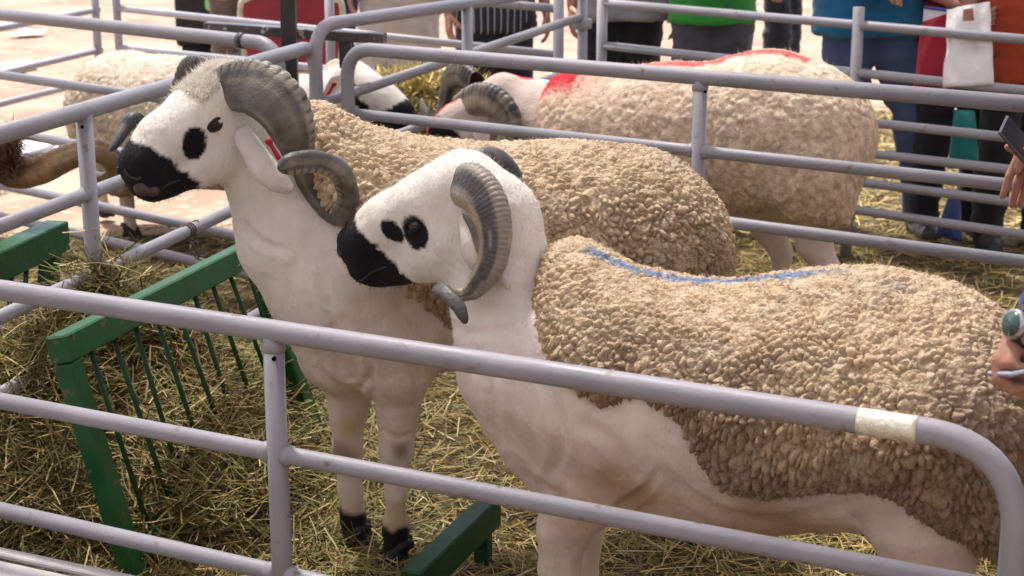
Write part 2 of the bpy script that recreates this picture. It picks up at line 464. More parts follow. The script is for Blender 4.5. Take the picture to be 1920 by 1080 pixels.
# reflective tape
lt0, lt1 = PF.l(PF.at(1610, 790)), PF.l(PF.at(1722, 806))
M_TAPE = mat('reflective_tape', (0.72, 0.70, 0.52), (0.88, 0.87, 0.72), 60, 0.16, 0.25, 120, metal=0.35, spec=0.8, rough2=0.4)
Cc = [PF.pt(l, zF + 0.0) for l in np.linspace(lt0, lt1, 9)]
a = np.arange(20) / 20 * 2 * np.pi
V, F = tube(Cc, r1 + 0.0009, 24)
V += 0.0006 * vnoise(V, 90, 4)[:, None]
build('tape_wrap', V, F, M_TAPE, fr)

# left side panel (runs back to the corner), middle barrier (runs right from the corner)
zT = 0.97
LA, LB = atz(0, 252, zT), atz(548, 97, zT)
PL = Plane(LA, LB)
ln = empty('pen_barrier', PL.pt(0.8, 0), 'grey pipe side panel with wire twisted round a rail behind the tall ram\'s muzzle', 'barrier', 'welded pipe barriers round the pens')
rL = 0.0235
lE = PL.l(PL.at(592, 150)); l0 = PL.l(LA) - 0.7
pts = [PL.pt(l0, zT), PL.pt(0.5, zT)] + bend(PL.pt(lE - 0.3, zT), PL.pt(lE, zT), PL.pt(lE, zT - 0.3), 0.10, 9) + [PL.pt(lE, 0)]
rail_obj(ln, pts, rL, 'top_pipe', 18)
lp = PL.l(PL.at(163, 300))
rail_obj(ln, [PL.pt(lp, zT - 0.01), PL.pt(lp, 0)], 0.022, 'post', 18)
rail_obj(ln, [PL.pt(l0, zT - 0.01), PL.pt(l0, 0)], 0.022, 'post', 14)
zl2 = float(np.mean([PL.at(0, 422)[2], PL.at(160, 367)[2]])); zl3 = float(np.mean([PL.at(175, 510)[2], PL.at(415, 408)[2]]))
for z in (zl2, zl3, zl3 - 0.19, zl3 - 0.38):
    rail_obj(ln, [PL.pt(l0, z), PL.pt(lp, z), PL.pt(lE, z)], 0.0185, 'rail', 16)
    for sgn in (-1, 1): weld(ln, PL.pt(lp + sgn * 0.025, z), PL.d, 0.0185)
hp = PL.at(155, 238, -0.022)
V, F = tube([hp - PL.n * 0.0012, hp + PL.n * 0.004], 0.0042, 12); build('drilled_hole', V, F, bpy.data.materials['hole_dark'], ln)
# wire twisted round the third rail
M_WIRE = mat('wire', (0.10, 0.075, 0.06), (0.2, 0.16, 0.13), 40, 0.6, metal=0.5)
lw = PL.l(PL.at(345, 440)); pts = []
for t in np.linspace(0, 1, 60):
    an = t * 2 * np.pi * 3.2
    pts.append(PL.pt(lw + 0.045 * t, zl3 + 0.021 * math.cos(an), 0.021 * math.sin(an)))
p0 = pts[-1]
for q in np.linspace(0.1, 1, 24):
    pts.append(p0 + PL.d * (0.07 * q + 0.02 * math.sin(q * 9)) + np.array([0, 0, -0.07 * q + 0.03 * math.sin(q * 7)]) - PL.n * 0.03 * math.sin(q * 5))
build('wire_tie', *tube(pts, 0.0021, 6), M_WIRE, ln)
pts = [PL.pt(lw - 0.01 + 0.11 * t, zl3 - 0.03 - 0.05 * math.sin(t * 3.1) + 0.02 * math.sin(t * 21), -0.02 + 0.02 * math.cos(t * 17)) for t in np.linspace(0, 1, 40)]
build('wire_tie', *tube(pts, 0.0019, 6), M_WIRE, ln)

MA, MB = atz(690, 93, zT), atz(1920, 195, zT)
PM = Plane(MA, MB)
mn = empty('pen_barrier', PM.pt(0.9, 0), 'grey pipe barrier behind the two near rams, in front of the red-marked ram', 'barrier', 'welded pipe barriers round the pens')
l0 = PM.l(PM.at(652, 170)); lE = PM.l(MB) + 0.5
pts = [PM.pt(l0, 0), PM.pt(l0, zT - 0.3)] + bend(PM.pt(l0, zT - 0.3), PM.pt(l0, zT), PM.pt(l0 + 0.3, zT), 0.10, 9) + [PM.pt(0.9, zT), PM.pt(lE, zT)]
rail_obj(mn, pts, rL, 'top_pipe', 18)
zm2 = float(np.mean([PM.at(1320, 288)[2], PM.at(1875, 340)[2], PM.at(700, 218)[2]])); zm3 = float(np.mean([PM.at(1400, 427)[2], PM.at(1920, 485)[2]]))
lp = PM.l(PM.at(1311, 230))
rail_obj(mn, [PM.pt(lp, zT - 0.01), PM.pt(lp, 0)], 0.022, 'post', 18)
rail_obj(mn, [PM.pt(lE, zT), PM.pt(lE, 0)], 0.022, 'post', 14)
for z in (zm2, zm3, zm3 - 0.2, zm3 - 0.38):
    rail_obj(mn, [PM.pt(l0, z), PM.pt(lp, z), PM.pt(lE, z)], 0.0185, 'rail', 16)
    for sgn in (-1, 1): weld(mn, PM.pt(lp + sgn * 0.025, z), PM.d, 0.0185)
weld(mn, PM.pt(lp, zT - 0.03), (0, 0, 1), 0.022, 1.14)
hp = PM.at(1322, 172, -0.022)
V, F = tube([hp - PM.n * 0.0012, hp + PM.n * 0.004], 0.0042, 12); build('drilled_hole', V, F, bpy.data.materials['hole_dark'], mn)

# panel from the corner running left and away, in front of the ram at the back
A2, B2 = atz(0, 27, zT), atz(470, 78, zT)
P2 = Plane(A2, B2)
n2 = empty('pen_barrier', P2.pt(1, 0), 'grey pipe panel with rounded end in front of the turned-away ram at left', 'barrier', 'welded pipe barriers round the pens')
lE = P2.l(P2.at(523, 125)); l0 = P2.l(A2) - 0.4
pts = [P2.pt(l0, zT), P2.pt(0.3, zT)] + bend(P2.pt(lE - 0.3, zT), P2.pt(lE, zT), P2.pt(lE, zT - 0.3), 0.10, 9) + [P2.pt(lE, 0)]
rail_obj(n2, pts, 0.0255, 'top_pipe', 18)
rail_obj(n2, [P2.pt(l0, zT), P2.pt(l0, 0)], 0.022, 'post')
for pa, pb in (((0, 144), (215, 168)), ((40, 257), (195, 275)), ((0, 357), (430, 427)), ((130, 443), (380, 486))):
    a, b = P2.at(*pa), P2.at(*pb); z = (a[2] + b[2]) / 2
    rail_obj(n2, [P2.pt(l0, z), P2.pt(lE, z)], 0.0195, 'rail')
# clamp strap round the end of that pipe
lc = P2.l(P2.at(455, 76)); V, F = tube([P2.pt(lc - 0.014, zT), P2.pt(lc + 0.014, zT)], 0.029, 18); build('clamp_strap', V, F, M_BLACKSTEEL, n2)

# panel from the corner running away to the right
K3, E3 = (-0.62, 5.78), (0.31, 7.3)
P3 = Plane(K3, E3)
n3 = empty('pen_barrier', P3.pt(0.5, 0), 'grey pipe panel running away behind the red-marked ram\'s head beside the hay heap', 'barrier', 'welded pipe barriers round the pens')
q1, q2 = P3.at(622, 55), P3.at(850, 0); zt3 = (q1[2] + q2[2]) / 2
lK = P3.l(P3.at(592, 120)); lE = P3.l(P3.at(1092, 60))
pts = [P3.pt(lK, 0), P3.pt(lK, zt3 - 0.3)] + bend(P3.pt(lK, zt3 - 0.3), P3.pt(lK, zt3), P3.pt(lK + 0.3, zt3), 0.10, 9) + [P3.pt(lE, zt3)]
rail_obj(n3, pts, 0.0235, 'top_pipe', 16)
a, b = P3.at(640, 181), P3.at(1088, 32); rail_obj(n3, [P3.pt(lK, a[2] - 0.01), b], 0.019, 'rail')
for dz in (0.22, 0.42, 0.6): rail_obj(n3, [P3.pt(lK, a[2] - dz), P3.pt(lE, b[2] - dz)], 0.019, 'rail')
lp = P3.l(P3.at(876, 40)); rail_obj(n3, [P3.pt(lp, zt3), P3.pt(lp, 0)], 0.022, 'post')
rail_obj(n3, [P3.pt(lE, zt3), P3.pt(lE, 0)], 0.022, 'post')
V, F = box_pts(P3.at(1092, 45), P3.d * 0.04, P3.n * 0.03, (0, 0, 0.022), 0.004); build('hinge_clamp', V, F, M_PIPE, n3)

# back fence, left far fence, right far fence: rails through their pixels
def far_fence(nm_label, pa, za, pb, zb, rails, posts, ext=(0, 0), r=0.019, rp=0.024):
    A, B = atz(pa[0], pa[1], za), atz(pb[0], pb[1], zb); PP = Plane(A, B)
    e = empty('pen_barrier', PP.pt(0.8, 0), nm_label, 'barrier', 'welded pipe barriers round the pens')
    l0, l1 = PP.l(A) - ext[0], PP.l(B) + ext[1]
    for (x0, y0), (x1, y1) in rails:
        a, b = PP.at(x0, y0), PP.at(x1, y1); la, lb = PP.l(a), PP.l(b); sl_ = (b[2] - a[2]) / (lb - la)
        rail_obj(e, [PP.pt(l0, a[2] + sl_ * (l0 - la)), PP.pt(l1, a[2] + sl_ * (l1 - la))], r, 'rail')
    for px in posts:
        l = PP.l(PP.at(px, 100)); rail_obj(e, [PP.pt(l, 1.02), PP.pt(l, 0)], rp, 'post')
    return PP
PB = far_fence('thin grey pipe fence at the back in front of the red chair', (224, 16), 0.73, (1047, 103), 0.73,
    [((224, 16), (1047, 103)), ((230, 90), (435, 111)), ((885, 2), (1040, 16)), ((230, 150), (435, 170))], (224, 620, 1047))
PL3 = far_fence('thin grey pipe fence at far left edging the sunlit earth', (-20, 56), 0.73, (184, 17), 0.73,
    [((0, 53), (180, 18)), ((20, 133), (185, 94)), ((0, 195), (118, 166)), ((52, 291), (110, 273))], (-20, 184), ext=(0.6, 0))
PR = far_fence('grey pipe fence at the back right with people standing behind it', (1130, 5), 0.95, (1920, 74), 0.95,
    [((1130, 5), (1920, 74)), ((1130, 85), (1920, 170)), ((1640, 231), (1920, 261)), ((1640, 289), (1920, 321)), ((1640, 345), (1920, 382)), ((1640, 399), (1920, 440))], (1128, 1606), ext=(0, 0.7), r=0.0185, rp=0.0235)
# ================================================================== the rams
M_SKIN = mat('ram_coat', (0.86, 0.85, 0.84), (1.0, 1.0, 1.0), 26, 0.75, 0.30, 150, vcol=True, spec=0.16, detail=7, sheen=0.04, stretch=(1, 1, 0.45), contrast=(.3, .7))
M_WOOL = mat('fleece', (0.74, 0.72, 0.69), (1.0, 1.0, 1.0), 34, 0.9, 0.8, 230, vcol=True, spec=0.0, detail=8, sheen=0.0, sub=0.2)
M_HORN = mat('horn', (0.86, 0.86, 0.86), (1.0, 1.0, 1.0), 40, 0.42, 0.25, 180, vcol=True, spec=0.45, detail=6)
M_HOOF = mat('hoof', (0.012, 0.011, 0.012), (0.03, 0.026, 0.024), 40, 0.5, 0.2, 120)
M_EYE = mat('eye', (0.012, 0.007, 0.004), (0.03, 0.016, 0.008), 90, 0.08, spec=0.7)
M_MUZ = mat('muzzle_skin', (0.016, 0.014, 0.015), (0.028, 0.025, 0.026), 60, 0.38, 0.2, 200, spec=0.5)
M_TAG = mat('ear_tag', (0.33, 0.016, 0.026), (0.42, 0.03, 0.04), 60, 0.6)

def nrm(v): v = np.asarray(v, float); return v / np.linalg.norm(v)
def poly_sdf(lx, z, poly):
    """signed distance (negative inside) to a polygon in the (l, z) plane; lx is 2-D (x, y), z 1-D"""
    L = lx[:, :, None].astype(np.float32); Zz = z[None, None, :].astype(np.float32)
    d = None; ins = None; n = len(poly)
    for i in range(n):
        (ax, az), (bx, bz) = poly[i], poly[(i + 1) % n]
        ex, ez = bx - ax, bz - az; ee = ex * ex + ez * ez + 1e-12
        t = np.clip(((L - ax) * ex + (Zz - az) * ez) / ee, 0, 1)
        q = (L - ax - t * ex) ** 2 + (Zz - az - t * ez) ** 2
        d = q if d is None else np.minimum(d, q)
        c = ((az > Zz) != (bz > Zz)) & (L < (bx - ax) * (Zz - az) / (bz - az + 1e-12) + ax)
        ins = c if ins is None else ins ^ c
    d = np.sqrt(d); return np.where(ins, -d, d)
def smax(a, b, k):
    h = np.maximum(k - np.abs(a - b), 0) / k; return np.maximum(a, b) + h * h * k * 0.25

class Head:
    def __init__(s, poll, nose, near, up=(0, 0, 1)):
        s.o = np.asarray(poll, float); v = np.asarray(nose, float) - s.o
        s.sc = np.linalg.norm(v) / 0.323; s.F = nrm(v)
        u = np.asarray(up, float); s.U = nrm(u - s.F * (u @ s.F)); s.S = np.cross(s.F, s.U)
        if s.S @ np.asarray(near, float) < 0: s.S = -s.S       # +s is the side turned to the camera
    def w(s, f, u, q=0.0): return s.o + s.sc * (f * s.F + u * s.U + q * s.S)
    def loc(s, P):
        d = (np.asarray(P) - s.o) / s.sc; return d @ s.F, d @ s.U, d @ s.S
    def prims(s, B):
        c = s.sc
        B.cone(s.w(.05, -.058), s.w(.04, -.07), .074 * c, None, .03)
        for q in (-1, 1):
            B.cone(s.w(.045, -.030, q * .022), s.w(.14, -.030, q * .018), .058 * c, .052 * c, .03)
            B.cone(s.w(.115, -.035, q * .052), s.w(.135, -.045, q * .050), .024 * c, .020 * c, .022)      # brow
            B.cone(s.w(.10, -.10, q * .030), s.w(.15, -.10, q * .024), .062 * c, .050 * c, .03)           # cheek
            B.cone(s.w(.06, -.145, q * .030), s.w(.19, -.112, q * .014), .054 * c, .040 * c, .03)          # jaw
            B.cone(s.w(.278, -.035, q * .016), s.w(.297, -.066, q * .018), .038 * c, .032 * c, .02)        # lip
            B.cone(s.w(.300, -.018, q * .020), s.w(.312, -.030, q * .020), .016 * c, .013 * c, .016)       # nostril wing
        B.cone(s.w(.13, -.022), s.w(.215, -.020), .054 * c, .050 * c, .03)
        B.cone(s.w(.215, -.017), s.w(.281, -.022), .050 * c, .041 * c, .03)
        B.cone(s.w(.245, -.098), s.w(.288, -.088), .034 * c, .029 * c, .02)
        B.cone(s.w(.19, -.105), s.w(.258, -.092), .038 * c, .028 * c, .025)

def horn(par, pts, rad, thick=0.6, thick2=None, ringc=.30, bead=0.0, ridges=26, n0=None, seed=0, dark=0.5, depth=0.10, cols=None, band=(0.9, 1.6), tip=0.0, stripe=None, face=None):
    """swept, tapered, ringed horn; rad = half-width at each control point"""
    C = catmull([np.r_[p, r] for p, r in zip(pts, rad)], 20)
    R = C[:, 3].copy(); C = C[:, :3]; n = len(C)
    s = np.r_[0, np.cumsum(np.linalg.norm(np.diff(C, axis=0), axis=1))]; t = s / s[-1]
    tt = np.linspace(0, 1, max(160, ridges * 9)); C = np.stack([np.interp(tt, t, C[:, q]) for q in range(3)], 1); R = np.interp(tt, t, R)
    T, N, B = frames(C, n0)
    if face is not None:        # broad side kept towards one direction
        Nf = np.cross(T, np.asarray(face, float)); Nf /= np.linalg.norm(Nf, axis=1)[:, None]
        if Nf[5] @ N[5] < 0: Nf = -Nf
        N = Nf; B = np.cross(T, N)
    seg = 30; a = np.arange(seg) / seg * 2 * np.pi
    R = R * np.where(tt > 0.965, np.sqrt(np.clip(1 - ((tt - 0.965) / 0.036) ** 2, 0, 1)), 1)
    ph = tt * ridges + 0.5 * np.sin(tt * 11 + seed)
    rg = np.abs(np.sin(np.pi * ph)) ** 0.6
    fade = np.clip(1.15 - tt * 0.55, 0.5, 1)
    mod = 1 + depth * fade[:, None] * (rg[:, None] - 0.6) * (0.22 + 0.9 * np.clip(np.cos(a)[None, :], 0, 1) ** 2)
    thick = thick + ((thick2 if thick2 is not None else thick) - thick) * sstep(.45, .75, tt)[:, None]
    prof = 1 + 0.10 * np.cos(3 * a)[None, :]
    V = C[:, None, :] + N[:, None, :] * (np.cos(a)[None, :] * R[:, None] * mod * prof)[..., None] + B[:, None, :] * (np.sin(a)[None, :] * R[:, None] * (thick * mod * prof))[..., None]
    ang = np.broadcast_to(a[None, :], (len(C), seg)); tb = np.broadcast_to(tt[:, None], ang.shape); rb_ = np.broadcast_to(rg[:, None], ang.shape)
    V = V.reshape(-1, 3); V += 0.0012 * fbm(V, 60, 2, seed)[:, None]
    c_d, c_m, c_l = cols or ((0.045, 0.042, 0.045), (0.15, 0.125, 0.10), (0.42, 0.34, 0.23))
    nzv = fbm(V, 26, 3, seed + 5); long = vnoise(np.stack([ang.ravel() * 2.2, tb.ravel() * 3, np.zeros(ang.size)], 1), 1.4, seed + 9)
    wL = sstep(-0.15, 0.5, long + 0.35 * nzv + (1 - dark) * 1.6 - 0.8)
    wM = sstep(-0.3, 0.4, nzv)
    col = np.array(c_d)[None] * (1 - wM[:, None]) + np.array(c_m)[None] * wM[:, None]
    bm_ = sstep(0, .25, np.sin(ang.ravel() * 1.0 - band[0])) * sstep(1.0, 0.3, np.abs(tb.ravel() - 0.5) * band[1])
    wl2 = np.clip(wL * 0.55 + bm_ * (1 - dark), 0, 1)
    col = col * (1 - wl2[:, None]) + np.array(c_l)[None] * wl2[:, None]
    col = col * (1 - ringc * .6 + ringc * (vnoise(np.stack([tb.ravel() * ridges * 1.0, ang.ravel() * 0.6, np.zeros(ang.size)], 1), 1.7, seed + 3) * 0.5 + 0.5))[:, None]
    if bead:
        bw_ = sstep(.62, .9, np.cos(ang.ravel())) * sstep(.45, .85, rb_.ravel()) * bead * (0.6 + .5 * nzv); bw_ = np.clip(bw_, 0, 1)
        col = col * (1 - bw_[:, None]) + np.array((0.46, 0.40, 0.30))[None] * bw_[:, None]
    if stripe is not None:      # dark and ivory lengthwise bands
        x = np.cos(ang.ravel() - stripe[0]) + 0.10 * nzv
        sd = sstep(-.05, .1, x) * sstep(.92, .80, x); st = (0.30 + 0.7 * sd) * sstep(-.4, .1, x + .9)
        iv = np.array((0.40, 0.31, 0.19))[None] * (0.85 + .25 * nzv[:, None]); dk = np.array((0.070, 0.062, 0.058))[None]
        c2 = np.where((x > .86)[:, None], np.array((0.26, 0.22, 0.17))[None], iv * (1 - sd[:, None]) + dk * sd[:, None])
        wk = sstep(.78, .60, tb.ravel()); col = col * (1 - wk[:, None]) + c2 * wk[:, None]
        scr = sstep(.55, .75, vnoise(np.stack([ang.ravel() * 9, tb.ravel() * 7, np.zeros(ang.size)], 1), 1.0, seed + 4)); col = col * (1 - .5 * scr[:, None]) + .5 * scr[:, None] * np.array((.42, .38, .34))
    if tip:
        wt_ = sstep(tip - .06, tip + .04, tb.ravel()); col = col * (1 - wt_[:, None]) + np.array((0.10, 0.095, 0.09))[None] * (0.8 + .35 * nzv[:, None]) * wt_[:, None]
    I = np.arange(len(C) - 1)[:, None] * seg + np.arange(seg)[None, :]; J = np.arange(len(C) - 1)[:, None] * seg + ((np.arange(seg) + 1) % seg)[None, :]
    F = np.stack([I, J, J + seg, I + seg], -1).reshape(-1, 4)
    return build('horn', V, F, M_HORN, par, col=col)

def ear(par, pts, wid, face, tagp=None, pink=0.3, cupf=1.0):
    """hanging leaf-shaped ear; face = direction its open side looks"""
    C = catmull(pts, 7); n = len(C); t = np.linspace(0, 1, n)
    W = np.interp(t, np.linspace(0, 1, len(wid)), wid); face = nrm(face)
    T = np.gradient(C, axis=0); T /= np.linalg.norm(T, axis=1)[:, None]
    S = np.cross(T, face); S /= np.linalg.norm(S, axis=1)[:, None]; Nn = np.cross(S, T)
    Nn = np.where((Nn @ face)[:, None] < 0, -Nn, Nn)
    m = 12; V, col = [], []
    for side in (1, -1):
        for i in range(n):
            for k in range(m + 1):
                x = k / m * 2 - 1
                cup = cupf * (0.45 * W[i] * x * x - 0.30 * W[i])
                th = 0.0042 * (1 - x * x) ** 0.5 + 0.0006
                V.append(C[i] + S[i] * W[i] * x + Nn[i] * (cup + side * th))
                pk = pink * (1 - abs(x)) if side > 0 else 0
                col.append(np.array((0.66, 0.59, 0.53)) * (1 - pk) + np.array((0.55, 0.34, 0.29)) * pk)
    V = np.array(V); V += 0.002 * fbm(V, 30, 2, 4)[:, None]
    F = []; q = m + 1; o = n * q
    for i in range(n - 1):
        for k in range(m):
            F.append((i * q + k, i * q + k + 1, (i + 1) * q + k + 1, (i + 1) * q + k)); F.append((o + i * q + k, o + (i + 1) * q + k, o + (i + 1) * q + k + 1, o + i * q + k + 1))
    for i in range(n - 1):
        for k in (0, m):
            f = (i * q + k, (i + 1) * q + k, o + (i + 1) * q + k, o + i * q + k); F.append(f if k == 0 else f[::-1])
    for k in range(m):
        F.append(((n - 1) * q + k, (n - 1) * q + k + 1, o + (n - 1) * q + k + 1, o + (n - 1) * q + k))
    e = build('ear', V, np.array(F), M_SKIN, par, col=np.array(col))
    if tagp is not None:
        p, d = np.asarray(tagp[0], float), nrm(tagp[1]); L = tagp[2]
        B = SDF(); B.ball(p, L * 0.22, .004); B.cone(p, p + d * L, L * 0.10, L * 0.15, .004)
        V, F = mesh_sdf(B, L / 14, L * 0.2); build('ear_tag', V, F, M_TAG, e)
    return e

def fibres(name, par, V, N, n, L, wd, col, droop=0.5, seed=0, m=None):
    """thin wool wisps growing from a fleece surface"""
    rg = np.random.default_rng(seed); i = rg.integers(0, len(V), n)
    d = N[i] + rg.normal(0, 0.55, (n, 3)); d[:, 2] -= droop * (1 - np.clip(N[i][:, 2], 0, 1)); d /= np.linalg.norm(d, axis=1)[:, None]
    s = np.cross(d, rg.normal(0, 1, (n, 3))); s /= np.linalg.norm(s, axis=1)[:, None]
    ln = L * rg.uniform(0.4, 1.2, n)[:, None]; p = V[i] - d * ln * 0.25
    bnd = rg.normal(0, 0.25, (n, 3)) * ln
    A, B2_, C2, D2 = p - s * wd, p + s * wd, p + d * ln * 0.6 + bnd * 0.5 - s * wd * 0.6, p + d * ln * 0.6 + bnd * 0.5 + s * wd * 0.6
    E = p + d * ln + bnd * 1.2
    VV = np.stack([A, B2_, C2, D2, E], 1).reshape(-1, 3); k = np.arange(n)[:, None] * 5
    F = np.concatenate([k + [0, 1, 3], k + [0, 3, 2], k + [2, 3, 4]])
    cc = np.repeat(col[i], 5, axis=0)
    o = build(name, VV, F, m or M_WOOL, par, col=cc); o['kind'] = 'stuff'; return o

def hoof(par, p, fwd, sc=1.0):
    p = np.asarray(p, float); f = nrm([fwd[0], fwd[1], 0]); s = np.array([-f[1], f[0], 0])
    B = SDF()
    for q in (-1, 1):
        B.cone(p + s * q * .012 * sc + np.array([0, 0, .055 * sc]) - f * .01, p + s * q * .017 * sc + f * .020 * sc + np.array([0, 0, .014]), .023 * sc, .019 * sc, .008)
        B.cone(p + s * q * .016 * sc - f * .012 * sc + np.array([0, 0, .022]), p + s * q * .017 * sc + f * .04 * sc + np.array([0, 0, .010]), .020 * sc, .010 * sc, .008)
        B.ball(p + s * q * .018 * sc - f * .034 * sc + np.array([0, 0, .060]), .011 * sc, .008)
    def cut(G, lo, h, n):
        z = (lo[2] + h * np.arange(n[2]))[None, None, :]; return np.maximum(G, (p[2] + 0.002) - z)
    V, F = mesh_sdf(B, 0.0055, 0.02, cut); V, F = subdiv(V, F, 1)
    build('hoof', V, F, M_HOOF, par)

FACE = np.array((0.80, 0.755, 0.68)); BLK = np.array((0.008, 0.007, 0.009)); SKIN = np.array((0.71, 0.585, 0.49)); NECK = np.array((0.82, 0.735, 0.665))
def make_ram(label, base, PLn, body, head, legs, fl, poly, wool, cell=0.021, amp=0.013, h=0.010, lv=1, fh=0.012, flv=2, thick=0.03, patches=(), muzzle=True, mark=None, paint=None, face=FACE, skin=SKIN, neck=NECK, nf=36000, seed=1, fwd=(-1, 0), elong=1.0, hoofs=True, stains=(), eyes=True, edge=None, fibL=0.0095, lidc=(0.22, 0.16, 0.13), eyep=(.137, -.050), poll_fluff=0, shear=0.0, grooves=()):
    e = empty('ram', base, label, 'ram')
    B = SDF()
    for it in body: B.chain([(p, r) for p, r in it], 0.05) if len(it) > 1 else B.ball(it[0][0], it[0][1], 0.05)
    for lg in legs: B.chain([(p, r * .93) for p, r in lg], 0.016)
    head.prims(B)
    V, F = mesh_sdf(B, h); V, F = subdiv(V, F, lv)
    N = vnormals(V, F)
    V = V + N * (0.0075 * fbm(V, 7, 3, seed) + 0.0016 * fbm(V * np.array([1, 1, 2.2]), 32, 2, seed + 1))[:, None]
    for pts_, wpx, dep in grooves:       # folds and muscle lines on the near side
        dpt = V[:, 1] * _c + (CAMH - V[:, 2]) * _s; gx_ = 960 + FPX * V[:, 0] / dpt; gy_ = 540 - FPX * (V[:, 1] * _s + (V[:, 2] - CAMH) * _c) / dpt
        C_ = catmull([np.array(p_, float) for p_ in pts_], 8); dm = np.full(len(V), 1e9); tm = np.zeros(len(V))
        for i_, c_ in enumerate(C_):
            dq = (gx_ - c_[0]) ** 2 + (gy_ - c_[1]) ** 2; nb = dq < dm; dm = np.where(nb, dq, dm); tm = np.where(nb, i_ / (len(C_) - 1), tm)
        dm = np.sqrt(dm) / wpx; wgt = np.exp(-dm ** 2) - 0.55 * np.exp(-(dm - 1.7) ** 2 / .5)
        V = V - N * (dep * wgt * np.sin(np.pi * np.clip(tm * .9 + .05, 0, 1)) ** .6 * ((N @ np.array([0, -1.0, 0.2])) > 0.1))[:, None]
    # coat colour
    f, u, q = head.loc(V); aq = np.abs(q); sc = head.sc
    inh = sstep(-0.16, -0.02, f) * sstep(0.33, 0.2, np.sqrt(u * u + q * q)) 
    zrel = V[:, 2]
    col = skin[None] * np.ones((len(V), 1))
    up = sstep(0.45, 0.75, zrel)
    col = col * (1 - up[:, None]) + neck[None] * up[:, None]
    col = col * (1 + 0.10 * fbm(V, 7, 3, seed + 2))[:, None]; dk_ = sstep(.05, .55, fbm(V * np.array([1, 1, .6]), 4.5, 4, seed + 8))[:, None] * .45; col = col * (1 - dk_) + col * np.array((0.80, 0.70, 0.60))[None] * dk_
    col = col * (1 - inh[:, None]) + face[None] * inh[:, None] * (1 + 0.05 * fbm(V, 25, 2, seed + 3))[:, None]
    for (p, r, cst) in stains:
        wst = sstep(1.0, 0.2, np.linalg.norm((V - np.asarray(p)), axis=1) / r + 0.35 * fbm(V, 18, 3, seed + 6))
        col = col * (1 - wst[:, None] * 0.8) + np.array(cst)[None] * wst[:, None] * 0.8
    jag = 0.008 * fbm(V, 90, 2, seed + 4)
    if muzzle:
        fb = np.interp(u, [-.14, -.1, -.05, 0, .035], [.215, .225, .236, .252, .262]) if muzzle is True else np.interp(u, *muzzle)
        wm = sstep(-0.003, 0.003, f - fb + jag) * (f > 0.1) * (u > -0.15) * (f < 0.4)
        nst = np.minimum(1, np.abs(((f - .300) / .012) ** 2 + ((u + .02) / .006) ** 2))
        col = col * (1 - wm[:, None]) + BLK[None] * wm[:, None]
    for (pf, pu, ra, rb, rot, side) in patches:
        df, du = f - pf, u - pu; cr, sr = math.cos(rot), math.sin(rot)
        dd = np.sqrt(((df * cr + du * sr) / ra) ** 2 + ((-df * sr + du * cr) / rb) ** 2)
        wp = sstep(1.06, 0.94, dd + jag * 8) * ((q * side > 0.015) if side else (aq > 0.015)) * (f < 0.24)
        col = col * (1 - wp[:, None]) + BLK[None] * wp[:, None]
    if paint is not None: col = paint(V, N, col, 'body')
    bo = build('body', V, F, M_SKIN, e, col=col)
    # short coat fuzz on the head
    hm = (inh > 0.5); idx = np.where(hm)[0]; idb = np.where((~hm) & (V[:, 2] > .3))[0]
    if len(idx) and lv and nf > 20000: fibres('coat_hair', e, V[idx], N[idx], 5000, 0.010 * sc, 0.0005, col[idx], 0.2, seed + 40, M_SKIN); fibres('body_hair', e, V[idb], N[idb], 12000, 0.010, 0.0005, col[idb], 0.8, seed + 41, M_SKIN)
    if poll_fluff:
        ix = np.where((f > -.06) & (f < .12) & (u > -.005) & (aq < .06))[0]
        fibres('forelock', e, V[ix], N[ix], poll_fluff, 0.016 * sc, 0.0009, np.tile(np.minimum(face * 1.18, .95), (len(ix), 1)), 0.1, seed + 45, M_SKIN)
    if eyes:
        for s_ in (-1, 1):
            ks = np.where((np.abs(f - eyep[0]) < .014) & (np.abs(u - eyep[1]) < .014) & (q * s_ > 0))[0]; es = float(np.max(aq[ks])) if len(ks) else .07; p = head.w(*eyep, s_ * (es - .012))
            EB = SDF(); EB.ball(p, .0150 * sc, 0.002); v, ff = mesh_sdf(EB, .0045, .01); v, ff = subdiv(v, ff, 1)
            eo = build('eye', v, ff, M_EYE, e)
            an = np.linspace(0, 2 * np.pi, 15)[:-1]
            ctr = head.w(*eyep, s_ * (es + .001))
            ring = [ctr + sc * (head.F * .0165 * math.cos(x) + head.U * .0095 * math.sin(x) - head.S * s_ * .006 * abs(math.cos(x))) for x in an]; ring.append(ring[0])
            v, ff = tube(np.array(ring), .0042 * sc, 8); build('eyelid', v, ff, M_SKIN, e, col=np.tile(np.array(lidc), (len(v), 1)))
        for s_ in (-1, 1):
            for nm, pts_, rr in (('nostril', [(.318, -.012, .012), (.322, -.022, .022), (.314, -.030, .030), (.303, -.027, .034)], .0034), ('mouth_line', [(.318, -.070, .006), (.305, -.080, .030), (.275, -.086, .043), (.245, -.092, .046)], .0020)):
                cc_ = []
                for (a_, b_u, c_) in pts_:      # rest each point on the muzzle's surface
                    kk = np.argmin((f - a_) ** 2 + (u - b_u) ** 2 + (q - s_ * c_) ** 2); cc_.append(V[kk])
                v, ff = tube(catmull(cc_, 5), rr * sc, 7); build(nm, v, ff, M_MUZ, e)
    if hoofs:
        for lg in legs:
            p = np.array(lg[-1][0]); p = np.array([p[0], p[1], 0.0]); hoof(e, p, fwd)
    # fleece
    W = SDF()
    for it in fl: W.chain([(p, r + thick) for p, r in it], 0.08) if len(it) > 1 else W.ball(it[0][0], it[0][1] + thick, 0.08)
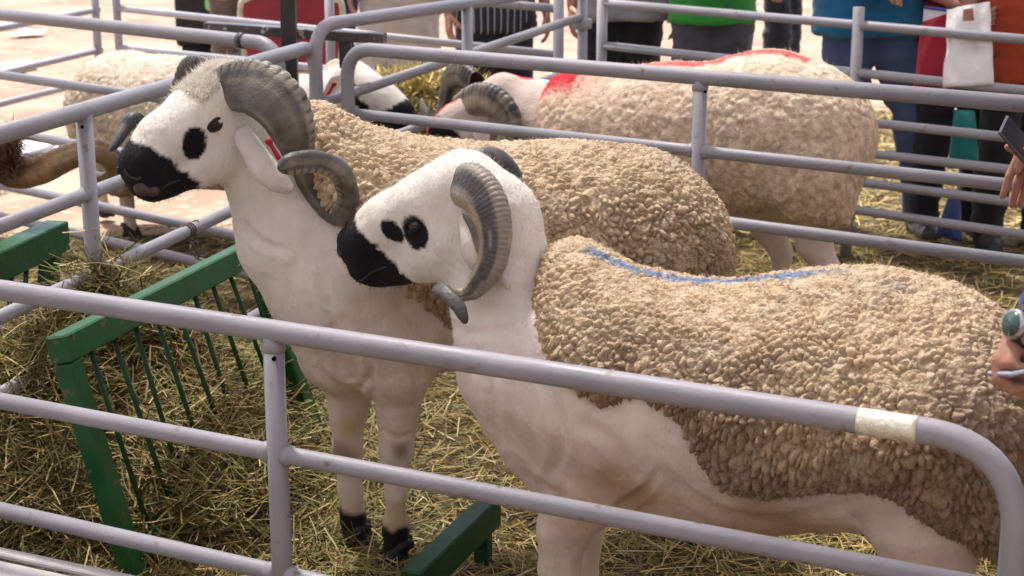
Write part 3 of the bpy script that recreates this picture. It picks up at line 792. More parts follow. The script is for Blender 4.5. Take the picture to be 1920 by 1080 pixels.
    def cut(G, lo, hh, n):
        x = lo[0] + hh * np.arange(n[0]); y = lo[1] + hh * np.arange(n[1]); z = lo[2] + hh * np.arange(n[2])
        lx = (x[:, None] - PLn.A[0]) * PLn.d[0] + (y[None, :] - PLn.A[1]) * PLn.d[1]
        if shear: lx = lx + shear * (np.clip((x[:, None] - PLn.A[0]) * PLn.n[0] + (y[None, :] - PLn.A[1]) * PLn.n[1], -.3, .05) + .2)
        return smax(G, poly_sdf(lx, z, poly), 0.10)
    V, F = mesh_sdf(W, fh, 0.04, cut); V, F = subdiv(V, F, flv)
    N = vnormals(V, F)
    L = (V - PLn.A) @ PLn.d; T_ = (V - PLn.A) @ PLn.n; Zc = V[:, 2]
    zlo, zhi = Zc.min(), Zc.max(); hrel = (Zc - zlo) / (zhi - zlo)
    side = 1 - np.abs(N[:, 2])
    wx = fbm(V, 34, 2, seed + 11) * 0.012; wz = fbm(V, 34, 2, seed + 12) * 0.012
    str_ = cell * (1.0 + 0.55 * elong * (1 - hrel))          # locks hang longer towards the belly
    Q = np.stack([(L + wx) / cell, (T_ + wx * 0.5) / cell, np.interp(Zc, np.linspace(zlo, zhi, 40), np.cumsum(np.linspace(0, 1, 40) * 0 + (zhi - zlo) / 40 / (cell * (1 + 1.3 * elong * (1 - np.linspace(0, 1, 40)) ** 1.5)))) + wz / cell], 1)
    f1, f2, cid = voronoi(Q, seed + 20)
    hgt = 1 - np.exp(-4.6 * (f2 - f1)); dome = np.sqrt(np.clip(1 - (f1 * 1.1) ** 2, 0, 1))
    big = fbm(V, 5.0, 2, seed + 33)
    deep = 0.34 + 0.66 * sstep(-0.45, 0.25, vnoise(Q * 0.55, 1.0, seed + 36))       # partings open here, matted there
    D = amp * (deep * (0.78 * hgt + 0.34 * dome) + (1 - deep) * 0.80 + 0.26 * (cid - 0.5)) + 0.0034 * fbm(V, 95, 2, seed + 35) + 0.009 * big - amp * 0.45
    D = D * (1 - 0.35 * sstep(.45, .9, N[:, 2])); V = V + N * D[:, None]; V[:, 2] -= amp * 0.55 * hgt * side * (1 - 0.4 * hrel)
    N = vnormals(V, F)
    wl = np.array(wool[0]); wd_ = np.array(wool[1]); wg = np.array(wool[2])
    k1 = sstep(-0.5, 0.6, 0.8 * fbm(V, 4.0, 3, seed + 50) + (hrel - 0.55) * 1.9)[:, None]  # dirty lower wool, darkened further with belly shade painted into the colour
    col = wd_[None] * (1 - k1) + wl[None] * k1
    k2 = sstep(0.15, 0.6, fbm(V, 9, 3, seed + 60))[:, None] * 0.5
    col = col * (1 - k2) + wg[None] * k2
    tp_ = sstep(.55, .95, N[:, 2])[:, None] * .42; col = col * (1 - tp_) + np.array(wool[0])[None] * np.array((1.14, 1.24, 1.42))[None] * tp_      # bright rim light along the back, painted into upward-facing wool
    col = np.minimum(col, .92) * (0.90 + 0.2 * cid)[:, None]
    if paint is not None: col = paint(V, N, col, 'fleece')
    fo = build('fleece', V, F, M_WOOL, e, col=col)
    if nf: fibres('wool_wisps', e, V, N, nf, fibL, 0.0006, np.minimum(col * 1.06, 1), 0.6, seed + 70)
    return e

WOOL_A = ((0.74, 0.56, 0.37), (0.35, 0.25, 0.16), (0.46, 0.375, 0.275))
NEAR = (0, -1, 0)

# ---------------------------------------------------------------- front ram
a26 = math.radians(26)
R2 = Plane((0.093, 3.1), (0.093 + math.cos(a26), 3.1 - math.sin(a26)))
at = R2.at
body = [[(at(1090, 692), .172), (at(1250, 752), .190), (at(1400, 772), .190), (at(1520, 768), .198), (at(1650, 774), .210), (at(1725, 778), .195)],
        [(at(938, 405), .080), (at(942, 550), .100), (at(985, 680), .132), (at(1085, 700), .17)],
        [(at(1010, 775), .108), (at(1075, 830), .125)], [(at(985, 700, -.05), .05), (at(1005, 830, -.06), .055)],
        [(at(1130, 800, -.09), .13), (at(1120, 880, -.10), .09)], [(at(1130, 800, .09), .13), (at(1100, 880, .10), .085)],
        [(at(1140, 860), .12), (at(1400, 880), .12), (at(1620, 860), .10)],
        [(at(1730, 830, -.10), .15), (at(1760, 930, -.11), .11)], [(at(1700, 830, .10), .15), (at(1715, 930, .11), .09)]]
def leg_(l0, off, pts): return [(R2.pt(l0 + dl, z, off), r) for dl, z, r in pts]
lf = R2.l(at(1052, 1000, -.1)); lh = R2.l(at(1800, 1000, -.1)); lh2 = R2.l(at(1722, 1000, .1))
legs = [leg_(lf, -.10, [(.07, .46, .085), (.005, .36, .052), (-.003, .27, .041), (-.006, .16, .029), (-.008, .09, .032), (-.012, .03, .03)]),
        leg_(lf - .03, .10, [(.07, .46, .08), (.005, .36, .052), (-.003, .27, .041), (-.006, .16, .029), (-.008, .09, .032), (-.012, .03, .03)]),
        leg_(lh, -.11, [(-.06, .50, .11), (-.03, .38, .07), (.06, .27, .043), (.05, .16, .03), (.045, .09, .033), (.03, .03, .03)]),
        leg_(lh2, .11, [(.0, .50, .10), (0, .40, .06), (.03, .29, .043), (.02, .16, .03), (.015, .09, .033), (.0, .03, .03)])]
hd2 = Head(at(890, 297, .0), at(637, 448, -.03), NEAR)
off = -0.2
poly = [(R2.l(p), p[2]) for p in [at(x, y, off) for x, y in ((985, 500), (1000, 420), (1030, 330), (2300, 300), (2300, 1150), (1900, 1110), (1830, 1040), (1740, 975), (1665, 912), (1600, 908), (1450, 946), (1362, 936), (1312, 880), (1262, 800), (1200, 762), (1140, 792), (1080, 755), (1010, 700), (985, 600))]]
fl = [[(at(1035, 588), .120), (at(1090, 684), .172), (at(1250, 752), .190), (at(1400, 772), .190), (at(1520, 768), .198), (at(1650, 774), .210), (at(1725, 778), .195)],
      [(at(1400, 830), .17), (at(1620, 830), .15)], [(at(1730, 830, -.10), .15), (at(1765, 930, -.11), .115), (at(1840, 1020, -.10), .06)], [(at(1700, 830, .10), .15)]]
def paint2(V, N, col, what):
    if what != 'fleece': return col
    T_ = (V - R2.A) @ R2.n; l = R2.l(V)
    l0, l1 = R2.l(at(1095, 470)), R2.l(at(1880, 560))
    T0 = -.012 + .018 * np.sin((l - l0) * 7)
    wgt = sstep(.034, .006, np.abs(T_ - T0) + 0.022 * fbm(V, 45, 3, 91)) * sstep(l0 - .01, l0 + .03, l) * sstep(l1, l1 - .2, l) * (N[:, 2] > -.3) * (V[:, 2] > 0.7)
    wgt = wgt * sstep(-.5, .15, fbm(V, 11, 2, 95) + 0.26 - 0.26 * sstep(l0 + .35, l1, l)) * 0.82
    return col * (1 - wgt[:, None]) + np.array((0.13, 0.26, 0.48))[None] * wgt[:, None]
EYE2 = ((.141, -.063, .029, .032, 0.2, 0), (.188, -.040, .020, .026, -0.35, 0))
STN = ((0.33, 0.20, 0.11))
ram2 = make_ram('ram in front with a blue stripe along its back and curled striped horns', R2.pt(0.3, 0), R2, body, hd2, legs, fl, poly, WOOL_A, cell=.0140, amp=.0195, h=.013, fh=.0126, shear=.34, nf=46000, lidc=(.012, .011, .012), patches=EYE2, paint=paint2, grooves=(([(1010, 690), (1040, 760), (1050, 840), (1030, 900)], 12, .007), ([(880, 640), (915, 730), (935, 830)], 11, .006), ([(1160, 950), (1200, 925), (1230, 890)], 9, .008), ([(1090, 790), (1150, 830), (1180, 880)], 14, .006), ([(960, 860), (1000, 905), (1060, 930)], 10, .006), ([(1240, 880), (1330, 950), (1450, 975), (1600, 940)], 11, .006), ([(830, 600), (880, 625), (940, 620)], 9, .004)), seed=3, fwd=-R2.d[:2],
    stains=((at(1135, 915, -.2), .075, (.42, .27, .16)), (at(1190, 930, -.15), .06, (.42, .27, .16)), (at(1450, 960, -.1), .16, (0.42, 0.29, 0.19))))
S_, U_, F_ = hd2.S, hd2.U, hd2.F
def hp2(px, py, s): # a point of the picture at side offset s (metres) from the head's middle plane
    d = ray(px, py); t = ((hd2.o - O3) @ S_ + s) / (d @ S_); return O3 + d * t
horn(ram2, [hp2(846, 362, .015), hp2(884, 352, .075), hp2(915, 380, .105), hp2(931, 438, .130), hp2(922, 497, .145), hp2(893, 538, .150), hp2(866, 554, .160), hp2(842, 552, .180), hp2(824, 546, .205), hp2(838, 553, .235), hp2(860, 577, .25), hp2(874, 607, .255)],
     [.038, .044, .043, .036, .031, .023, .014, .0135, .0155, .0160, .0150, .011], thick=.85, ridges=62, n0=U_ - F_ * .6, seed=2, dark=.42, depth=.035, ringc=.2, tip=.74, stripe=(0.0,))
horn(ram2, [hp2(880, 330, -.045), hp2(915, 312, -.10), hp2(948, 345, -.135), hp2(946, 420, -.155), hp2(915, 480, -.165), hp2(870, 500, -.18), hp2(850, 490, -.21)],
     [.040, .043, .040, .035, .028, .02, .012], thick=.8, ridges=30, n0=-U_, seed=4, dark=.6)
ear(ram2, [hp2(866, 408, .080), hp2(872, 440, .122), hp2(884, 488, .138), hp2(918, 516, .118), hp2(957, 537, .118)], [.014, .021, .024, .026, .008], S_ + F_ * .7, cupf=-.8, pink=0)
ear(ram2, [hp2(866, 415, -.080), hp2(880, 450, -.12), hp2(895, 490, -.15), hp2(905, 520, -.16)], [.014, .024, .024, .005], -S_)

# ---------------------------------------------------------------- tall ram behind it
R1 = Plane((-0.33, 3.66), (0.52, 3.83)); at = R1.at
body = [[(at(720, 455), .205), (at(880, 462), .19), (at(1040, 458), .19), (at(1170, 464), .208)],
        [(at(470, 265), .085), (at(515, 340), .10), (at(560, 440), .135), (at(640, 510), .17), (at(730, 450), .2)],
        [(at(618, 575), .12), (at(640, 650), .105)], [(at(720, 560), .17), (at(900, 560), .16), (at(1100, 540), .14)],
        [(at(735, 620, -.08), .125), (at(742, 690, -.085), .085)], [(at(690, 620, .08), .12), (at(660, 700, .07), .075)],
        [(at(1190, 540, -.1), .15)], [(at(1190, 540, .1), .15)]]
lh = R1.l(at(1260, 700))
legs = [[(at(744, 700, -.085), .078), (at(746, 765, -.08), .053), (at(744, 845, -.075), .041), (at(742, 925, -.07), .028), (at(742, 985, -.07), .033), (at(742, 1040, -.07), .03)],
        [(at(658, 710, .06), .07), (at(652, 780, .055), .048), (at(650, 838, .05), .040), (at(657, 920, .045), .028), (at(662, 972, .045), .032), (at(664, 1012, .045), .03)],
        [(R1.pt(lh, .5, -.1), .1), (R1.pt(lh, .38, -.1), .06), (R1.pt(lh + .06, .28, -.1), .042), (R1.pt(lh + .05, .15, -.1), .03), (R1.pt(lh + .03, .03, -.1), .03)],
        [(R1.pt(lh, .5, .1), .1), (R1.pt(lh, .38, .1), .06), (R1.pt(lh + .06, .28, .1), .042), (R1.pt(lh + .05, .15, .1), .03), (R1.pt(lh + .03, .03, .1), .03)]]
hd1 = Head(atY(436, 130, 3.60), atY(222, 312, 3.42), NEAR, (0.0, 0.0, 1.0))
off = -.22
poly = [(R1.l(p), p[2]) for p in [at(x, y, off) for x, y in ((560, 140), (1500, 100), (1500, 800), (900, 800), (830, 640), (760, 560), (690, 490), (640, 440), (600, 390), (575, 320), (560, 250))]]
fl = [[(at(545, 300), .115), (at(600, 370), .14), (at(720, 455), .205), (at(880, 462), .19), (at(1040, 458), .19), (at(1170, 464), .208)], [(at(1000, 540), .15), (at(1180, 530), .19), (at(1240, 640), .12)]]
def paint1(V, N, col, what):
    if what != 'body': return col
    wk = sstep(.112, .100, V[:, 2] + .018 * fbm(V, 25, 2, 71)); return col * (1 - wk[:, None]) + np.array((.010, .009, .010))[None] * wk[:, None]
EYE1 = ((.182, -.044, .025, .036, 0.45, 0),)
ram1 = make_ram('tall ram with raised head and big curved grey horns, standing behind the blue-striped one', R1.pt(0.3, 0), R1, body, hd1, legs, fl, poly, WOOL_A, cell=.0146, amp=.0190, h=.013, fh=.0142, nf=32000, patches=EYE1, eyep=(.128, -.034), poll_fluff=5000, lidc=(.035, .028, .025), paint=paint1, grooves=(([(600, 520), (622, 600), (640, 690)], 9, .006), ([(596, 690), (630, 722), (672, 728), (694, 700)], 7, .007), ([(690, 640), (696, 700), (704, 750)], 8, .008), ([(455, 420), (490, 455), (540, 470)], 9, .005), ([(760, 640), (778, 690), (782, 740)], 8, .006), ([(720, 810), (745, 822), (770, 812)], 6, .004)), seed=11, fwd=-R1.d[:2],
    muzzle=([-.14, -.12, -.09, -.05, 0, .035], [.215, .218, .225, .238, .258, .272]),
    stains=((at(748, 850, -.13), .05, (0.20, 0.11, 0.05)), (at(640, 850, .03), .05, (0.22, 0.13, 0.06)), (at(740, 560, -.25), .16, (0.47, 0.35, 0.27)), (hd1.w(.10, -.01, .05), .08, (0.76, 0.72, 0.56)), (at(745, 985, -.1), .08, (0.50, 0.33, 0.16)), (at(662, 965, .05), .07, (0.52, 0.36, 0.19)), (at(652, 800, 0), .05, (0.58, 0.42, 0.24))))
def q1(px, py, Y): return atY(px, py, Y)
horn(ram1, [q1(412, 178, 3.555), q1(440, 166, 3.51), q1(485, 172, 3.46), q1(524, 204, 3.435), q1(547, 250, 3.44), q1(562, 300, 3.48), q1(590, 365, 3.52), q1(632, 405, 3.48), q1(655, 372, 3.38), q1(638, 320, 3.33), q1(598, 302, 3.30), q1(552, 304, 3.27), q1(522, 318, 3.25)],
     [.042, .053, .060, .058, .047, .032, .024, .023, .023, .023, .023, .023, .019], thick=.40, thick2=.9, ringc=.16, bead=.8, face=(0.15, -1.0, 0.2), ridges=52, n0=hd1.U, seed=6, dark=.80, depth=.055, cols=((0.050, 0.045, 0.044), (0.125, 0.108, 0.092), (0.34, 0.29, 0.21)))
horn(ram1, [q1(425, 160, 3.70), q1(398, 138, 3.76), q1(368, 138, 3.84), q1(352, 165, 3.88), q1(335, 218, 3.86), q1(305, 258, 3.80), q1(275, 250, 3.72), q1(250, 222, 3.68), q1(236, 240, 3.66), q1(222, 262, 3.64), q1(207, 283, 3.62)],
     [.038, .042, .040, .036, .031, .027, .024, .022, .0155, .0125, .010], thick=.7, ridges=40, n0=hd1.U, seed=7, dark=.9, cols=((0.05, 0.045, 0.05), (0.09, 0.08, 0.075), (0.30, 0.27, 0.2)))
ear(ram1, [q1(452, 246, 3.50), q1(470, 276, 3.46), q1(492, 310, 3.435), q1(518, 338, 3.42), q1(547, 357, 3.42)], [.020, .027, .029, .026, .010], np.array((0.25, -1, 0.15)), tagp=(q1(504, 265, 3.355), q1(520, 292, 3.355) - q1(504, 265, 3.355), .038), pink=.12, cupf=-.9)
ear(ram1, [hd1.w(.0, -.075, -.08), hd1.w(-.02, -.10, -.13), hd1.w(-.05, -.15, -.16)], [.02, .034, .008], -hd1.S)
# the pink lip that shows on its muzzle
B = SDF(); B.cone(hd1.w(.310, -.058, .022), hd1.w(.302, -.070, .034), .022, .016, .01)
V, F = mesh_sdf(B, .004, .01); V, F = subdiv(V, F, 1)
build('lip', V, F, mat('lip_skin', (0.045, 0.032, 0.033), (0.11, 0.065, 0.062), 60, 0.4, sub=0.1), ram1)

# ---------------------------------------------------------------- red-marked ram behind the middle barrier
R3 = Plane((-0.02, 5.85), (1.146, 5.4)); at = R3.at
body = [[(at(1080, 262), .20), (at(1250, 258), .21), (at(1440, 248), .225), (at(1500, 258), .22)],
        [(at(950, 195), .10), (at(1000, 220), .13), (at(1080, 262), .19)], [(at(1050, 330), .15), (at(1250, 340), .14), (at(1450, 340), .13)],
        [(at(1510, 340, -.1), .14)], [(at(1480, 340, .1), .14)]]
def lg3(px, off, hind):
    l = R3.l(at(px, 450, off)); b = .06 if hind else 0
    return [(R3.pt(l, .5, off), .11), (R3.pt(l, .36, off), .065), (R3.pt(l + b, .27, off), .045), (R3.pt(l + b, .15, off), .032), (R3.pt(l + b * .7, .03, off), .032)]
legs = [lg3(1075, -.1, 0), lg3(1100, .1, 0), lg3(1525, -.11, 1), lg3(1435, .11, 1)]
hd3 = Head(at(958, 146), at(798, 248, -.12), NEAR, (0.1, 0.35, 1.0))
poly = [(R3.l(p), p[2]) for p in [at(x, y, -.2) for x, y in ((990, 60), (1800, 40), (1800, 560), (1600, 520), (1560, 440), (1480, 430), (1450, 400), (1400, 418), (1200, 420), (1040, 400), (1000, 300), (985, 200))]]
fl = [[(at(1010, 225), .13), (at(1080, 262), .20), (at(1250, 258), .21), (at(1440, 248), .225), (at(1500, 258), .22)], [(at(1250, 320), .16), (at(1450, 320), .17)], [(at(1510, 350, -.1), .14), (at(1540, 440, -.1), .08)]]
RED = np.array((0.75, 0.035, 0.06))
def paint3(V, N, col, what):
    T_ = (V - R3.A) @ R3.n; l = R3.l(V)
    if what == 'fleece':
        l1 = R3.l(at(1095, 140)); l2 = R3.l(at(1250, 130)); l3 = R3.l(at(1520, 120))
        wd = np.where(l < l1, .17, .05)
        top = sstep(.0, .5, N[:, 2])
        w1 = sstep(wd, wd * .4, np.abs(T_ + .02) + .03 * fbm(V, 16, 3, 31)) * top
        w1 = w1 * np.where(l < l1, .95, np.where((l > l2) & (l < l3), .78, np.where(l < l2, .6, 0)))
        w2 = sstep(.22, .05, np.abs(T_)) * sstep(l1 + .25, l1 - .1, l) * .65 * sstep(-.4, .4, N[:, 2])
        w = np.maximum(w1, w2)
        return col * (1 - w[:, None]) + RED[None] * w[:, None]
    f, u, q = hd3.loc(V)
    w = sstep(.026, .012, np.abs(q - .012) + .01 * fbm(V, 30, 2, 33)) * (u > -.05) * sstep(-.18, -.14, f) * (V[:, 2] > .6)
    return col * (1 - w[:, None]) + RED[None] * w[:, None]
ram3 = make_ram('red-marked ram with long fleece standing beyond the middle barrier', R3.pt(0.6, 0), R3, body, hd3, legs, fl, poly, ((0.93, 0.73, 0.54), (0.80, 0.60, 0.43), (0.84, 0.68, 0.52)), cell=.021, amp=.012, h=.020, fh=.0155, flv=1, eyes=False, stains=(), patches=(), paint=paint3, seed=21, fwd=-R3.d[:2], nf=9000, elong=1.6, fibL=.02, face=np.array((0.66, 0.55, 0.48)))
def q3(px, py, o): return at(px, py, o)
horn(ram3, [q3(866, 206, -.02), q3(906, 188, -.14), q3(945, 202, -.19), q3(960, 240, -.21), q3(935, 285, -.22), q3(890, 300, -.24), q3(850, 280, -.27)],
     [.05, .058, .054, .046, .036, .026, .015], thick=.75, ridges=30, n0=hd3.U, seed=8, dark=.5)
horn(ram3, [q3(895, 158, .06), q3(872, 142, .12), q3(850, 150, .18), q3(838, 190, .2), q3(825, 225, .2), q3(800, 215, .22), q3(789, 185, .26)],
     [.045, .05, .045, .036, .028, .02, .010], thick=.75, ridges=30, n0=hd3.U, seed=9, dark=.4)
ear(ram3, [q3(905, 215, -.13), q3(905, 250, -.18), q3(915, 285, -.2)], [.02, .035, .008], -R3.n)

# ---------------------------------------------------------------- ram at the back left, turned to the right
R4 = Plane((-1.75, 7.15), (-0.72, 6.42)); at = R4.at
body = [[(at(240, 212), .235), (at(330, 228), .225), (at(450, 245), .21), (at(520, 250), .2)], [(at(520, 250), .19), (at(575, 205), .12), (atY(625, 170, 6.55), .09)],
        [(at(300, 290), .14), (at(500, 300), .13)], [(at(235, 300, -.1), .13)], [(at(240, 300, .1), .13)]]
def lg4(px, off, hind):
    l = R4.l(at(px, 400, off)); b = -.05 if hind else 0
    return [(R4.pt(l, .5, off), .11), (R4.pt(l, .36, off), .065), (R4.pt(l + b, .27, off), .045), (R4.pt(l + b, .15, off), .034), (R4.pt(l + b * .7, .03, off), .032)]
legs = [lg4(255, -.11, 1), lg4(205, .11, 1), lg4(500, -.1, 0), lg4(530, .1, 0)]
hd4 = Head(atY(646, 122, 6.52), atY(772, 208, 6.36), NEAR, (0, -.2, 1))
poly = [(R4.l(p), p[2]) for p in [at(x, y, -.2) for x, y in ((20, 40), (560, 60), (575, 180), (560, 300), (480, 330), (300, 345), (280, 380), (200, 400), (60, 400))]]
fl = [[(at(240, 212), .235), (at(330, 228), .225), (at(450, 245), .21), (at(520, 250), .2), (at(570, 220), .13)], [(at(235, 300, -.1), .13)], [(at(240, 300, .1), .13)]]
EYE4 = ((.115, -.030, .026, .034, 0.5, 0), (.170, -.066, .02, .026, 0.4, 0))
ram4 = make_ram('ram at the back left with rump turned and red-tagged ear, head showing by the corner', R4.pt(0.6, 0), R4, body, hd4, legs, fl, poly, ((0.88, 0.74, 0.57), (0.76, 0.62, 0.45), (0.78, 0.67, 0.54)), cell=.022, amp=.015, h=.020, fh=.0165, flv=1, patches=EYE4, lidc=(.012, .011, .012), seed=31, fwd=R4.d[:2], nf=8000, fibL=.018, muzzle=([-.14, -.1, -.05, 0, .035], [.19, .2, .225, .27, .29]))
ear(ram4, [atY(648, 148, 6.45), atY(632, 160, 6.40), atY(606, 188, 6.38)], [.02, .038, .01], np.array((0.2, -1, .3)), tagp=(atY(626, 158, 6.36), atY(613, 180, 6.36) - atY(626, 158, 6.36), .050))
ear(ram4, [atY(650, 135, 6.58), atY(622, 122, 6.62), atY(602, 135, 6.65)], [.025, .04, .01], np.array((0, -.5, 1)))

# ---------------------------------------------------------------- brown ram at the left edge, only its horn and some hair in the picture
R5 = Plane((-2.7, 4.9), (-1.7, 4.75)); at = R5.at
BR = np.array((0.20, 0.12, 0.07))
body = [[(at(-640, 330), .2), (at(-420, 330), .2), (at(-250, 330), .19)], [(at(-250, 320), .17), (at(-130, 290), .12), (at(-60, 285), .10)]]
def lg5(px, off):
    l = R5.l(at(px, 500, off)); return [(R5.pt(l, .5, off), .1), (R5.pt(l, .34, off), .06), (R5.pt(l, .27, off), .044), (R5.pt(l, .15, off), .03), (R5.pt(l, .03, off), .032)]
legs = [lg5(-640, -.1), lg5(-660, .1), lg5(-250, -.1), lg5(-230, .1)]
hd5 = Head(at(-25, 262, .03), at(-60, 470, -.05), NEAR, (0.9, 0.0, 0.5))
poly = [(R5.l(p), p[2]) for p in [at(x, y, -.1) for x, y in ((-900, 100), (-100, 120), (-80, 260), (-140, 430), (-300, 480), (-900, 480))]]
fl = [[(at(-640, 330), .2), (at(-420, 330), .2), (at(-250, 330), .19), (at(-130, 295), .12)]]
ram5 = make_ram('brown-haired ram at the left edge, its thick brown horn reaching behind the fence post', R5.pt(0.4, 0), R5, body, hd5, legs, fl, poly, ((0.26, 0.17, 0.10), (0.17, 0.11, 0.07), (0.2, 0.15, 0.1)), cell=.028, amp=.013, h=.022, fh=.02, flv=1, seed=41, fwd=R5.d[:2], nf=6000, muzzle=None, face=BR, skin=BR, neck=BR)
horn(ram5, [at(-10, 300, -.03), at(30, 328, -.07), at(75, 322, -.10), at(125, 298, -.12), at(170, 284, -.11), at(205, 296, -.08), at(216, 322, -.03), at(190, 335, .02), at(150, 318, .06)],
     [.042, .041, .040, .037, .034, .031, .027, .022, .014], thick=.85, ridges=30, n0=(0, 0, 1), seed=12, dark=.55, depth=.035, cols=((0.085, 0.045, 0.022), (0.19, 0.10, 0.045), (0.33, 0.21, 0.09)))
# shaggy tuft of brown hair at the horn's root
rg = np.random.default_rng(5); Pv = np.array([at(rg.uniform(-70, 35), rg.uniform(240, 330), rg.uniform(-.13, 0)) for _ in range(900)])
fibres('hair_tuft', ram5, Pv, np.tile(nrm((0.5, -.7, 0.3)), (900, 1)), 3500, .07, .0016, np.tile(np.array((0.24, 0.14, 0.085)), (900, 1)) * rg.uniform(.6, 1.4, (900, 1)), .8, 77)
B = SDF(); B.cone(at(-60, 290, 0), at(15, 300, -.03), .07, .055, .03); B.cone(at(-40, 240, 0), at(-5, 285, -.03), .05, .05, .03)
# ================================================================== straw, hay and the smaller things
M_STRAWBED = mat('straw_bed', (0.05, 0.037, 0.017), (0.15, 0.11, 0.05), 26, 0.95, 0.9, 70, spec=0.1, detail=9)
M_STRAW = mat('straw', (0.85, 0.85, 0.85), (1.0, 1.0, 1.0), 20, 0.6, vcol=True, spec=0.25)
def hay_h(x, y):
    P = np.stack([x, y, np.zeros_like(x)], 1); n = fbm(P, 3.0, 3, 61)
    # heap along the feeder, spilling left under the side panel
    d1 = np.sqrt(((x + 1.05 + 0.30 * (y - 4.0)) / 0.58) ** 2 + ((y - 4.25) / 0.75) ** 2)
    m1 = 0.47 * np.clip(1 - d1, 0, 1) ** 0.8
    d2 = np.sqrt(((x + 1.9) / 0.7) ** 2 + ((y - 4.6) / 0.9) ** 2)
    m2 = 0.20 * np.clip(1 - d2, 0, 1)
    return np.maximum(m1, m2) * (1 + 0.5 * n) + 0.022 * n + 0.012
def bed_edge(x, y):
    P = np.stack([x, y, np.zeros_like(x)], 1)
    e = np.minimum(np.minimum(x + 2.9, 4.2 - x), np.minimum(y - 1.6, np.where(x > 0.6, 10.6, 7.35) - y)) + 0.35 * fbm(P, 1.3, 3, 62)
    return sstep(0.0, 0.35, e)
xs, ys = np.arange(-3.3, 4.6, 0.05), np.arange(1.3, 11.2, 0.05)
X, Y = np.meshgrid(xs, ys, indexing='ij'); P = np.stack([X.ravel(), Y.ravel(), 0 * X.ravel()], 1)
e = bed_edge(P[:, 0], P[:, 1]); P[:, 2] = hay_h(P[:, 0], P[:, 1]) * e - 0.06 * (1 - e) + 0.010 * fbm(P, 14, 2, 8) * e
ny_ = len(ys); I = np.arange(len(xs) - 1)[:, None] * ny_ + np.arange(ny_ - 1)[None, :]
sb = build('straw_bed', P, np.stack([I, I + ny_, I + ny_ + 1, I + 1], -1).reshape(-1, 4), M_STRAWBED); sb['kind'] = 'structure'

def straw(name, base, Ln, wd, lift, col, tilt=0.28, seed=0, par=None):
    """n bent flat stalks lying about their base points"""
    rg = np.random.default_rng(seed); n = len(base); az = rg.uniform(0, 2 * np.pi, n); el = rg.normal(0, tilt, n)
    d = np.stack([np.cos(az) * np.cos(el), np.sin(az) * np.cos(el), np.sin(el)], 1)
    up = np.stack([rg.normal(0, .5, n), rg.normal(0, .5, n), np.ones(n)], 1); s = np.cross(d, up); s /= np.linalg.norm(s, axis=1)[:, None]
    u = np.cross(s, d); L = Ln * rg.uniform(.35, 1.25, n)[:, None]; w_ = wd * rg.uniform(.5, 1.4, n)[:, None]
    c1, c2 = rg.normal(0, .16, (n, 1)), rg.normal(0, .2, (n, 1)); pts = []
    for t in (-.5, -.17, .17, .5):
        c = base + d * L * t + (u * c1 + s * c2) * L * (0.25 - t * t) + np.array([0, 0, 1]) * lift
        pts += [c - s * w_ * .5, c + s * w_ * .5]
    V = np.stack(pts, 1).reshape(-1, 3); k = np.arange(n)[:, None] * 8
    F = np.concatenate([k + [0, 1, 3, 2], k + [2, 3, 5, 4], k + [4, 5, 7, 6]])
    o = build(name, V, F, M_STRAW, par, smooth=False, col=np.repeat(col, 8, axis=0)); o['kind'] = 'stuff'; return o
GOLD, OLIVE, BROWN, PALE = [np.array(c) for c in ((0.52, 0.37, 0.11), (0.30, 0.29, 0.085), (0.22, 0.14, 0.06), (0.68, 0.54, 0.25))]
def straw_cols(n, rg, green):
    k = rg.random(n); g_ = np.clip(green, 0, 1); c = np.where((k < .42 * g_)[:, None], OLIVE, np.where((k < .62)[:, None], GOLD, np.where((k < .85)[:, None], BROWN * 1.15, PALE)))
    return c * rg.uniform(.65, 1.25, (n, 1))
rg = np.random.default_rng(21)
def scatter(n, x0, x1, y0, y1, power=2.0):
    # more stalks where they show larger: density falls with the square of the distance
    y = 1 / rg.uniform(1 / y1, 1 / y0, n); x = rg.uniform(x0, x1, n); return x, y
x, y = scatter(84000, -2.9, 3.4, 2.4, 10.6); keep = (bed_edge(x, y) > .45) & (np.abs(x) < 0.36 * y + 0.5); x, y = x[keep], y[keep]; n = len(x)
z = hay_h(x, y); gr = sstep(0.2, -0.5, x + 0.25 * vnoise(np.stack([x, y, 0 * x], 1), 2.5, 5)) * .9 + .25
o = straw('loose_straw', np.stack([x, y, z], 1), .13, .0034 * np.clip(y / 5.0, .9, 1.8)[:, None], .006, straw_cols(n, rg, gr) * .80, .20, 1)
o['label'] = 'loose golden straw bedding over the pen floors'; o['category'] = 'straw'
# hay piled in and under the feeder: thicker, wilder
x = rg.normal(-1.0, .42, 34000); y = rg.normal(4.05, .60, 34000); k = (x < -0.25) & (y > 3.0) & (y < 5.4); x, y = x[k], y[k]; n = len(x)
z = hay_h(x, y) + np.abs(rg.normal(0, .035, n)) * (hay_h(x, y) > .05)
o = straw('feed_hay', np.stack([x, y, z], 1), .17, .0032, .01, straw_cols(n, rg, np.full(n, 1.0)) * .76, .42, 2)
o['label'] = 'heap of greenish feed hay under the green rack'; o['category'] = 'hay'
